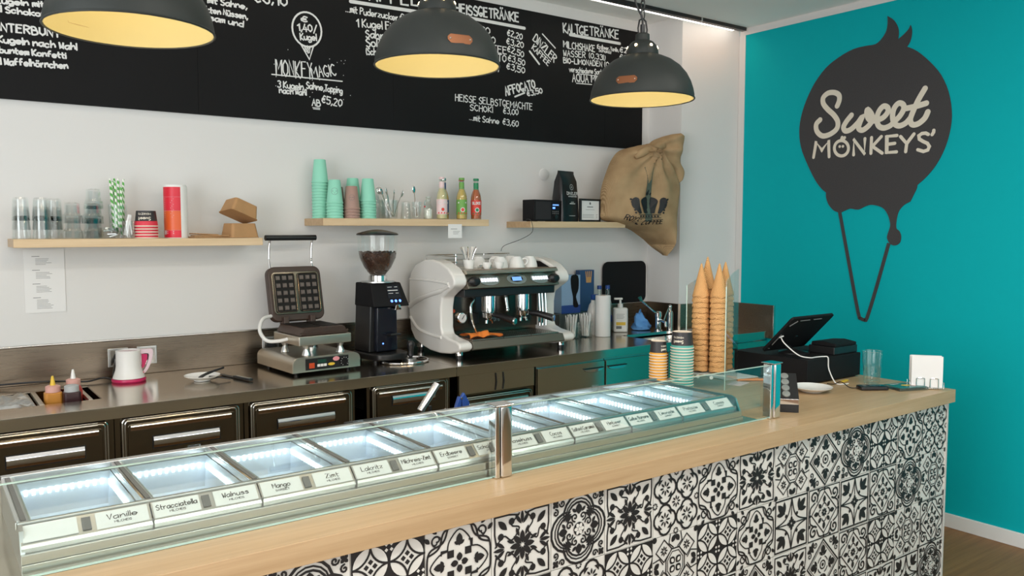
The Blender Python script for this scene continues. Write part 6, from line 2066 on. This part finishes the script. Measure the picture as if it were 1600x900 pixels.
# ---- cleaning corner by the sink
def straw_jar(label, x, y, seed):
    t = thing('stirrer_jar', label, 'jar', (x, y, ZI))
    G().lathe([(0, .002), (.039, .002), (.042, .006), (.046, .098), (.0447, .098), (.041, .008), (0, .008)], 28).build('jar_wall', 'tumbler', t, fix=False)
    r = random.Random(seed)
    for k in range(16):
        a = k * 2.4
        q = .031 * math.sqrt((k + .5) / 16)
        g = G().tube([(q * .7 * math.cos(a), q * .7 * math.sin(a), 0), (q * 1.25 * math.cos(a + .2), q * 1.25 * math.sin(a + .2), .118 + r.uniform(0, .022))], .0042, 6)
        o = tag(g.build('paper_stirrer', 'paper'), 'white paper stirrer standing in the ' + ('jar nearer the coffee machine' if seed == 1 else 'jar nearer the paper roll'), 'stirrer', 'stirrers in jar ' + ('by the machine' if seed == 1 else 'by the roll'))
        put(o, (x, y, ZW + .0085))


straw_jar('glass jar of white stirrers next to the coffee machine', 3.175, 3.745, 1)
straw_jar('glass jar of white stirrers next to the paper roll', 3.285, 3.745, 2)
t = thing('paper_roll', 'tall roll of white kitchen paper standing on the worktop', 'paper roll', (3.385, 3.70, ZI))
G().lathe([(.018, .001), (.045, .001), (.046, .004), (.046, .248), (.045, .251), (.018, .251)], 36).build('paper_winding', 'paper', t)
G().lathe([(.0175, .001), (.0175, .2505), (.016, .2505), (.016, .001)], 20).build('core', 'kraft', t)
t = thing('spray_bottle', 'white spray bottle with a blue trigger behind the paper roll', 'bottle', (3.395, 3.80, ZI))
G().lathe([(0, 0), (.036, 0), (.038, .006), (.038, .14), (.026, .185), (.015, .20), (.014, .215), (0, .215)], 24).build('body', 'white', t)
G().box(-.012, .034, -.012, .012, .2155, .25).build('trigger_head', 'blue', t, bevel=.004)
for i, x in enumerate((3.540, 3.604)):
    t = thing('water_bottle', ('clear water bottle with a blue cap between roll and hand soap' if i == 0 else 'clear water bottle with a blue cap close behind the hand soap'), 'bottle', (x, 3.905 - .008 * i, ZI))
    G().lathe([(0, 0), (.028, 0), (.030, .005), (.030, .17), (.013, .235), (.012, .270), (0, .270)], 24).build('bottle_wall', 'bottle_glass', t, fix=False)
    G().lathe([(0, .2705), (.0145, .2705), (.0145, .293), (0, .2935)], 18).build('cap', 'blue', t)
    G().lathe([(.0305, .06), (.0305, .10)], 24).build('label_band', 'blue', t, fix=False)
t = thing('hand_soap', 'white hand soap pump bottle with a printed label by the sink', 'dispenser', (3.625, 3.80, ZI), R(-35))
G().prism(rrect(-.046, .046, -.032, .032, .018, 4), 0, .155, 'xy').build('body', 'white', t, bevel=.010, seg=3)
G().lathe([(0, .1555), (.017, .1555), (.017, .178), (.008, .182), (.006, .21), (0, .21)], 18).build('collar', 'white', t)
G().box(-.040, .014, -.008, .008, .205, .218).build('pump_head', 'white', t, bevel=.003)
ik = Ink(lambda u, v, l: (u, -.0322 - l, v), .0006)
for k in range(4):
    ik.stroke([(-.028, .115 - .009 * k), (.022 - .006 * (k % 2), .115 - .009 * k)], .002)
ik.poly([(-.03, .045), (.03, .045), (.03, .065), (-.03, .065)], 1)
ik.poly([(-.03, .022), (.005, .022), (.005, .04), (-.03, .04)], 0)
ik.build('label', ['ink_grey', 'yellow'], t)
t = thing('cream_bottle', 'small white bottle squeezed between hand soap and blue cloth', 'bottle', (3.722, 3.87, ZI))
G().lathe([(0, 0), (.026, 0), (.028, .005), (.028, .085), (.014, .11), (.012, .125), (0, .125)], 22).build('body', 'white', t)
G().lathe([(0, .1255), (.012, .1255), (.012, .145), (0, .146)], 14).build('cap', 'alu', t)
rnd = random.Random(21)
g = G()
pr = []
n1, n2 = 20, 12
vs = []
for j in range(n2 + 1):
    for i in range(n1):
        a, b = 2 * math.pi * i / n1, math.pi * j / n2 / 2
        rr_ = (1 + .22 * math.sin(3 * a + 2 * j * .5) + .15 * rnd.uniform(-1, 1)) if 0 < j else 1
        vs.append((.082 * rr_ * math.cos(a) * math.cos(b) * .75, .055 * rr_ * math.sin(a) * math.cos(b), .004 + .10 * math.sin(b) ** 1.3 * (1 + .12 * rnd.uniform(-1, 1)) * (1 - .25 * math.cos(a))))
fs = [(j * n1 + i, j * n1 + (i + 1) % n1, (j + 1) * n1 + (i + 1) % n1, (j + 1) * n1 + i) for j in range(n2) for i in range(n1)]
g.add(vs, fs)
o = tag(g.build('blue_cloth', 'blue_cloth', angle=50), 'crumpled light blue cloth heaped behind the sink', 'cloth')
put(o, (3.812, 3.80, ZI))
# cartons, plastic box, black tray
t = thing('glove_carton', 'pale blue and navy glove carton standing by the coffee machine', 'carton', (3.265, 3.90, ZW + .136))
G().box(-.075, .075, -.04, .04, 0, .235).build('carton', 'lightblue', t, bevel=.002)
G().box(-.0755, .0755, -.0408, -.0402, 0, .05).build('navy_band', 'blue', t)
ik = Ink(lambda u, v, l: (u, -.041 - l, v), .0004)
ik.poly(smooth_pts([(.0, .23), (.055, .23), (.06, .15), (.04, .10), (.06, .04), (.02, .04), (.015, .10), (.0, .16)], 3, True))
ik.build('glove_picture', 'black_matte', t)
t = thing('dark_carton', 'taller dark navy carton with a hand picture behind the pale one', 'carton', (3.435, 3.925, ZW + .136))
G().box(-.06, .06, -.02, .022, 0, .26).build('carton', 'lbl_navy', t, bevel=.002)
ik = Ink(lambda u, v, l: (u, -.0204 - l, v), .0005)
for k in range(4):
    ik.stroke([(-.005 + .012 * k, .205), (-.012 + .016 * k, .25)], .008)
ik.poly([(-.008, .18), (.034, .18), (.036, .215), (-.01, .215)])
ik.build('hand_picture', 'cone', t)
t = thing('plastic_box', 'frosted plastic box carrying the glove cartons', 'box', (3.345, 3.905, ZI))
G().box(-.17, .16, -.044, .042, 0, .134).build('box_wall', 'frost', t, bevel=.006)
o = tag(G().prism(rrect(-.195, .195, 0, .275, .045, 6), -.012, 0, 'xz').build('black_tray', 'black_matte', bevel=.004), 'large black tray with rounded corners leaning on the back wall above the sink', 'tray')
put(o, (3.805, 3.957, 1.1165))


# ---------------------------------------------------------------- things on the service counter
CZ = CT + .0006


def ordinal_stack(proto, kind, where, cat, group, x, y, z, n, step, dz=.7):
    """n nested copies, bottom to top, each named by its place counted from the top"""
    out = []
    for k in range(n):
        if k == 0:
            o = proto
        else:
            o = proto.copy()
            COL.objects.link(o)
        put(o, (x, y, z + k * step), k * dz)
        q = ORD[n - 1 - k]
        tag(o, '%s %s' % (q, kind) + (' from the top of ' if n - 1 - k else ' of ') + where, cat, group)
        out.append(o)
    return out


st = ordinal_stack(cup('ice_cup', .0325, .0385, .060, .012, ['cup_orange', 'cup_dark', 'cup_rim']), 'orange rimmed paper cup', 'the orange stack beside the case', 'cup', 'orange paper cups', 2.586, 2.471, CZ, 13, .0123)
o = st[-1]
ik = Ink(on_cyl(.0325, .0385, .060, R(-128) - o.rotation_euler.z), .0003)
write(ik, 'Sweet', .036, .030, .011, .030, w=.0022, jit=.1, mirror=True)
write(ik, 'MONKEYS', .036, .044, .006, .030, w=.0012, jit=.05, mirror=True)
ik.build('cup_print', 'logo_cream', o)
st = ordinal_stack(cup('large_ice_cup', .042, .0478, .070, .014, ['cup_teal', 'cup_dark', 'cup_rim']), 'teal rimmed paper cup', 'the teal stack beside the cone holder', 'cup', 'teal paper cups', 2.640, 2.385, CZ, 16, .0122)
o = st[-1]
ik = Ink(on_cyl(.042, .0478, .070, R(-165) - o.rotation_euler.z), .0003)
write(ik, 'Sweet', .026, .036, .013, .044, w=.0026, jit=.1, mirror=True)
write(ik, 'MONKEYS', .026, .052, .007, .044, w=.0014, jit=.05, mirror=True)
ik.build('cup_print', 'logo_cream', o)

# acrylic cone holder
HR = R(-68)
HC = Vector((2.835, 2.387))
ch = thing('cone_holder', 'clear acrylic stand holding four tall stacks of waffle cones', 'holder', (HC.x, HC.y, CZ), HR)
W = .089
for x in (-W, W - .004):
    g = G()
    g.prism([(-W, 0), (W, 0), (W, .47 if x < 0 else .515), (.0, .50 if x > 0 else .46), (-W, .47 if x > 0 else .445)], x, x + .004, 'yz')
    pnl = g.build('side_wall', 'acrylic', ch, smooth=False)
    G().box(x, x + .004, -W - .0006, -W, .0, .445).build('lit_edge', 'pane_edge', pnl, smooth=False)
G().box(-W + .0042, W - .0042, -W, -W + .003, 0, .072).build('front_lip', 'acrylic', ch, smooth=False)
G().box(-W + .0042, W - .0042, W - .004, W, 0, .072).build('back_wall', 'acrylic', ch, smooth=False)
G().box(-W + .0042, W - .0042, -W + .0035, W - .0042, .058, .062).build('cone_floor', 'white', ch, smooth=False)
for x in (-.03, .03):
    G().cyl((x, -W - .003, .05), .008, .004, 12, Matrix.Rotation(R(90), 4, 'X')).build('fixing_knob', 'white', ch)


def cone_mesh():
    g = G()
    n = 28
    pr = [(.0374, 0), (.0392, .001), (.0380, .009), (.0335, .020), (.0275, .045), (.0215, .070), (.0145, .098), (.0085, .122), (.004, .139), (0, .146)]
    g.lathe(pr, n)
    rnd = random.Random(7)
    vs = []
    for i, (x, y, z) in enumerate(g.v):
        k, row = i % n, i // n
        if row < 3:
            j = rnd.uniform(-.0018, .0012) + .0016 * math.sin(k * .9) - .001
            vs.append((x * (1 + j * 12), y * (1 + j * 12), z + (j * 1.6 if row < 2 else 0)))
        else:
            vs.append((x, y, z))
    g.v = vs
    # spiral seam ridges of the waffle
    return g


cm = cone_mesh().build('waffle_cone', 'cone', angle=60)
cone_data = cm.data
bpy.data.objects.remove(cm)
for (u, v, n, h0), where in zip(((-.040, -.040, 15, .001), (.040, -.040, 15, .002), (-.040, .042, 16, .004), (.041, .042, 15, .006)),
                                ('the cone stack beside the teal cups', 'the front cone stack by the acrylic wall', 'the tallest cone stack', 'the rear cone stack by the acrylic wall')):
    x = HC.x + u * math.cos(HR) - v * math.sin(HR)
    y = HC.y + u * math.sin(HR) + v * math.cos(HR)
    o = bpy.data.objects.new('waffle_cone', cone_data)
    COL.objects.link(o)
    ordinal_stack(o, 'waffle cone', where, 'cone', 'waffle cones in ' + where, x, y, CZ + .0705 + h0, n, .0232, 1.1)

# till: cash drawer, tablet on a stand, printer, cable
o = thing('cash_drawer', 'wide black metal cash drawer under the tablet', 'cash drawer', (3.16, 2.125, CZ))
G().box(0, .418, 0, .40, .006, .112).build('housing', 'black_matte', o, bevel=.003)
G().box(.008, .412, .4002, .404, .014, .104).build('drawer_front', 'black', o, bevel=.002)
for x in (.02, .395):
    for y in (.02, .38):
        G().cyl((x, y, 0), .009, .0065, 12).build('foot', 'black', o)
tb = thing('tablet_till', 'black tablet till tilted on a stand with its back showing', 'tablet', (3.31, 2.30, CZ + .1126))
G().lathe([(0, 0), (.07, 0), (.07, .005), (.02, .012), (.012, .02), (0, .02)], 28).build('stand_foot', 'black', tb)
G().tube(smooth_pts([(0, .01, .012), (0, .045, .035), (0, .02, .07), (0, -.01, .088)], 4), .012, 8).build('stand_neck', 'black', tb)
A, B_ = Vector((-.16, .055, .012)), Vector((-.16, -.105, .178))
e = (B_ - A).normalized()
nrm = Vector((0, -e.z, e.y))
if nrm.z > 0:
    nrm = -nrm


def tabp(u, v, l):
    return A + Vector((u, 0, 0)) + e * v + nrm * l


L_ = (B_ - A).length
g = G()
pl = rrect(0, .32, 0, L_, .014, 4)
n = len(pl)
vs = [tabp(a, b, 0) for a, b in pl] + [tabp(a, b, -.012) for a, b in pl]
g.add(vs, [tuple(range(n)), tuple(range(n, 2 * n))[::-1]] + [(i, (i + 1) % n, n + (i + 1) % n, n + i) for i in range(n)])
tm = g.build('tablet_case', 'black_matte', tb, bevel=.002)
pl2 = rrect(.012, .308, .012, L_ - .012, .01, 4)
Ink(lambda u, v, l: tuple(tabp(u, v, -.0125 - l)), .0003).poly(pl2[::-1]).build('screen', 'lcd', tm)
g = G()
for a, b in (((.02, .05), (.02, .12)), ((.02, L_ - .05), (.05, L_ - .018)), ((.07, L_ - .018), (.14, L_ - .018)), ((.17, L_ - .018), (.23, L_ - .018))):
    gg = G().rod(tuple(tabp(*a, .002)), tuple(tabp(*b, .002)), .0022, 6)
    gg.build('case_rib', 'ink_grey', tm)
G().lathe([(0, 0), (.006, 0), (.006, .0008), (0, .001)], 12, tuple(tabp(.022, .022, .0003)), None).build('camera_dot', 'ink_grey', tm)
G().rod(tuple(tabp(.018, .105, .004)), tuple(tabp(.040, .112, .004)), .0035, 8).build('cable_plug', 'white', tm)
o = tag(G().tube(smooth_pts([(3.172, 2.272, 1.108), (3.164, 2.245, 1.085), (3.185, 2.19, 1.040), (3.21, 2.15, 1.0305), (3.255, 2.145, 1.0300), (3.292, 2.133, 1.0305), (3.304, 2.1185, 1.026), (3.307, 2.115, .975), (3.290, 2.07, .921), (3.305, 2.04, .9175), (3.335, 2.035, .9175)], 6), .0028, 7).build('charging_cable', 'white'), 'white charging cable running from the tablet down the cash drawer', 'cable')
pt = thing('receipt_printer', 'small black receipt printer on the end of the cash drawer', 'printer', (3.385, 2.14, CZ + .1126))
G().box(0, .190, 0, .135, 0, .036).build('body', 'black', pt, bevel=.004)
G().prism([(.0, .0365), (.0, .050), (.06, .058), (.125, .052), (.125, .0365)], .01, .18, 'yz').build('lid', 'black_matte', pt, bevel=.003)
G().box(.02, .17, .1265, .134, .0365, .042).build('paper_slot', 'ink_grey', pt)

rd = thing('card_reader', 'flat black card reader on the counter with a thin cable', 'card reader', (3.318, 1.912, CZ), R(-33))
G().prism(rrect(-.062, .062, -.030, .030, .012, 4), 0, .016, 'xy').build('body', 'black', rd, bevel=.004)
G().box(-.020, .052, -.020, .020, .0161, .0172).build('keypad', 'screen', rd, bevel=.0005)
G().box(-.045, -.028, -.008, .008, .0161, .0168).build('card_mark', 'ink_grey', rd)
G().tube(smooth_pts([(-.06, 0, .008), (-.09, .02, .005), (-.11, .06, .022), (-.13, .085, .008), (-.15, .11, .005)], 5), .002, 6).build('cable', 'black', rd)
o = tag(G().box(-.03, .03, -.008, .008, 0, .006).build('yellow_plug', 'yellow', bevel=.002), 'small yellow plug at the foot of the cash drawer', 'plug')
put(o, (3.385, 2.085, CZ), .2)
tm_ = thing('ribbed_tumbler', 'tall clear ribbed tumbler standing by the card reader', 'glass', (3.437, 1.985, CZ))
G().lathe([(0, .002), (.030, .002), (.033, .006), (.037, .080), (.0405, .084), (.0435, .146), (.042, .146), (.039, .088), (.0355, .080), (.031, .018), (0, .016)], 32).build('glass_wall', 'tumbler', tm_, fix=False)
for k in range(10):
    a = 2 * math.pi * k / 10
    G().tube([(.0338 * math.cos(a), .0338 * math.sin(a), .008), (.0375 * math.cos(a), .0375 * math.sin(a), .080)], [.0022, .003], 6).build('rib', 'tumbler', tm_)
G().lathe([(.043, .1455), (.0445, .147), (.043, .1485), (.0415, .147), (.043, .1455)], 32).build('rim', 'glass', tm_, fix=False)
bk = thing('leaflet_box', 'flat clear box of dark printed leaflets near the napkins', 'leaflets', (3.452, 1.838, CZ), R(-20))
G().box(-.075, .075, -.052, .052, 0, .012).build('clear_box', 'frost', bk, bevel=.001)
G().box(-.070, .070, -.048, .048, .0122, .014).build('top_leaflet', 'print_teal', bk)
ik = Ink(lambda u, v, l: (u, v, .0141 + l), .0003)
ik.disc((.0, .0), .022, 0, 0, 16, .014)
ik.disc((.03, -.012), .014, 1, 1, 12, .010)
ik.stroke([(-.055, .028), (-.01, .033)], .006, 2)
ik.build('leaflet_picture', ['yellow', 'lbl_pink', 'chalk'], bk)
nk = thing('napkin_holder', 'wire napkin holder full of white paper napkins at the counter end', 'napkin holder', (3.538, 1.796, CZ), R(-52))
for s in (-1, 1):
    y = s * .034
    g = G().tube([(-.066, y, .004), (.066, y, .004)], .0018, 6)
    g.build('base_wire', 'chrome', nk)
    for x0 in (-.042, .012):
        G().tube(smooth_pts([(x0, y, .004), (x0, y, .040), (x0 + .004, y, .047), (x0 + .028, y, .047), (x0 + .032, y, .040), (x0 + .032, y, .004)], 3), .0018, 6).build('loop_wire', 'chrome', nk)
for x in (-.066, .066):
    G().tube([(x, -.034, .004), (x, -.034, .03), (x, .034, .03), (x, .034, .004)], .0018, 6).build('end_wire', 'chrome', nk)
for k in range(6):
    y = -.030 + .0102 * k
    g = G()
    zt = .142 - .004 * ((k * 5) % 3)
    g.prism([(y, .0065), (y + .0072, .0065), (y + .0085, .07), (y + .006, zt), (y + .002, zt), (y - .001, .07)], -.062 + .001 * (k % 2), .062 - .001 * (k % 3), 'yz')
    o = g.build('napkin', 'paper', bevel=.0015)
    tag(o, ORD[k].replace('topmost', 'outermost') + ' folded white napkin counted from the tiled side of the holder', 'napkin', 'napkins in the wire holder')
    put(o, (3.538, 1.796, CZ), R(-52))
pl_ = tag(G().lathe([(0, .001), (.042, .001), (.045, .004), (.066, .012), (.084, .022), (.0845, .024), (.066, .0155), (.044, .008), (0, .007)], 44).build('small_plate', 'porcelain'), 'small white plate beside the cash drawer', 'plate')
put(pl_, (3.060, 2.035, CZ))

cn = thing('change_tray', 'black and mirror change tray with four silver buttons by the glass post', 'tray', (2.672, 1.892, CZ), R(-48))
G().prism([(-.05, 0), (.05, 0), (.05, .128), (-.05, .050)], -.045, .045, 'yz').build('mirror_body', 'chrome', cn, bevel=.001)
T0, T1 = Vector((0, -.05, .0505)), Vector((0, .05, .1285))
d = (T1 - T0).normalized()
G().prism([(T0.y, T0.z), (T1.y, T1.z), (T1.y - .002, T1.z + .004), (T0.y - .002, T0.z + .004)], -.045, .045, 'yz').build('black_top', 'black', cn)
Mx = Matrix.Rotation(math.atan2(d.z, d.y), 4, 'X')
for k in range(4):
    p = T0 + d * (.018 + .030 * k) + Vector((0, -.002, .0042))
    G().lathe([(0, 0), (.015, 0), (.0145, .005), (0, .006)], 20, tuple(p), Mx).build('silver_button', 'alu', cn)
G().prism([(-.0515, .0), (-.0502, .0), (-.0502, .030), (-.0515, .030)], -.045, .045, 'yz').build('black_front', 'black', cn)

# paper and pens behind the guard glass
o = tag(G().box(-.10, .10, -.075, .075, 0, .004).build('order_pad', 'paper', bevel=.001), 'white pad of paper lying in front of the cash drawer', 'paper')
put(o, (3.075, 2.475, CZ), R(-8))
o = tag(G().box(-.05, .05, -.03, .03, 0, .002).build('pink_slip', 'lbl_pink'), 'pale pink slip of paper next to the cone holder', 'paper')
put(o, (2.955, 2.335, CZ), R(15))
for k, (mt_, lb) in enumerate((('orange_pen', 'orange ballpoint pen lying by the pad'), ('blue', 'blue tipped orange pen lying across the other pen'))):
    t = thing('ballpoint_pen', lb, 'pen', (3.055 + .012 * k, 2.352 - .018 * k, CZ + .006), R(-18 - 14 * k))
    G().tube([(-.065, 0, 0), (.045, 0, 0)], .0055, 10).build('barrel', 'orange_pen', t)
    G().tube([(.0452, 0, 0), (.062, 0, 0), (.072, 0, 0)], [.0055, .005, .0015], 10).build('tip', mt_ if k else 'ink_grey', t)

# scoop washer tap and blue clip behind the case
t = thing('scoop_tap', 'slanting chrome tap head rising behind the ice cream case', 'tap', (1.44, 2.46, CT - .0024))
G().cyl((0, 0, 0), .018, .012, 16).build('base', 'black', t)
G().tube([(0, 0, .012), (0, 0, .05), (-.002, 0, .075)], .006, 8).build('stem', 'black', t)
G().tube([(-.040, .0, .062), (.028, .0, .150)], .0135, 14).build('tap_head', 'chrome', t)
t = thing('blue_clip', 'dark blue plastic clip standing behind the ice cream case', 'clip', (1.572, 2.47, CT - .0024))
G().prism([(-.035, 0), (-.008, .0), (.002, .088), (-.010, .092), (-.022, .06)], -.008, .008, 'xz').build('jaw', 'blue', t, bevel=.003)
G().prism([(.035, 0), (.010, .0), (.000, .090), (.012, .104), (.034, .066)], -.008, .008, 'xz').build('jaw', 'blue', t, bevel=.003)
G().rod((-.002, -.012, .085), (-.002, .012, .085), .004, 8).build('pivot', 'chrome', t)
t = thing('scoop_display', 'row of small blue lit digits on the rim behind the case', 'display', (1.21, 2.40, CT - .0024))
G().box(-.12, .09, -.012, .012, 0, .075).build('display_bar', 'black', t, bevel=.003)
for k in range(4):
    G().box(-.008 + .02 * k, .006 + .02 * k, -.0135, -.0121, .066, .073).build('lit_digit', 'blue_led', t)
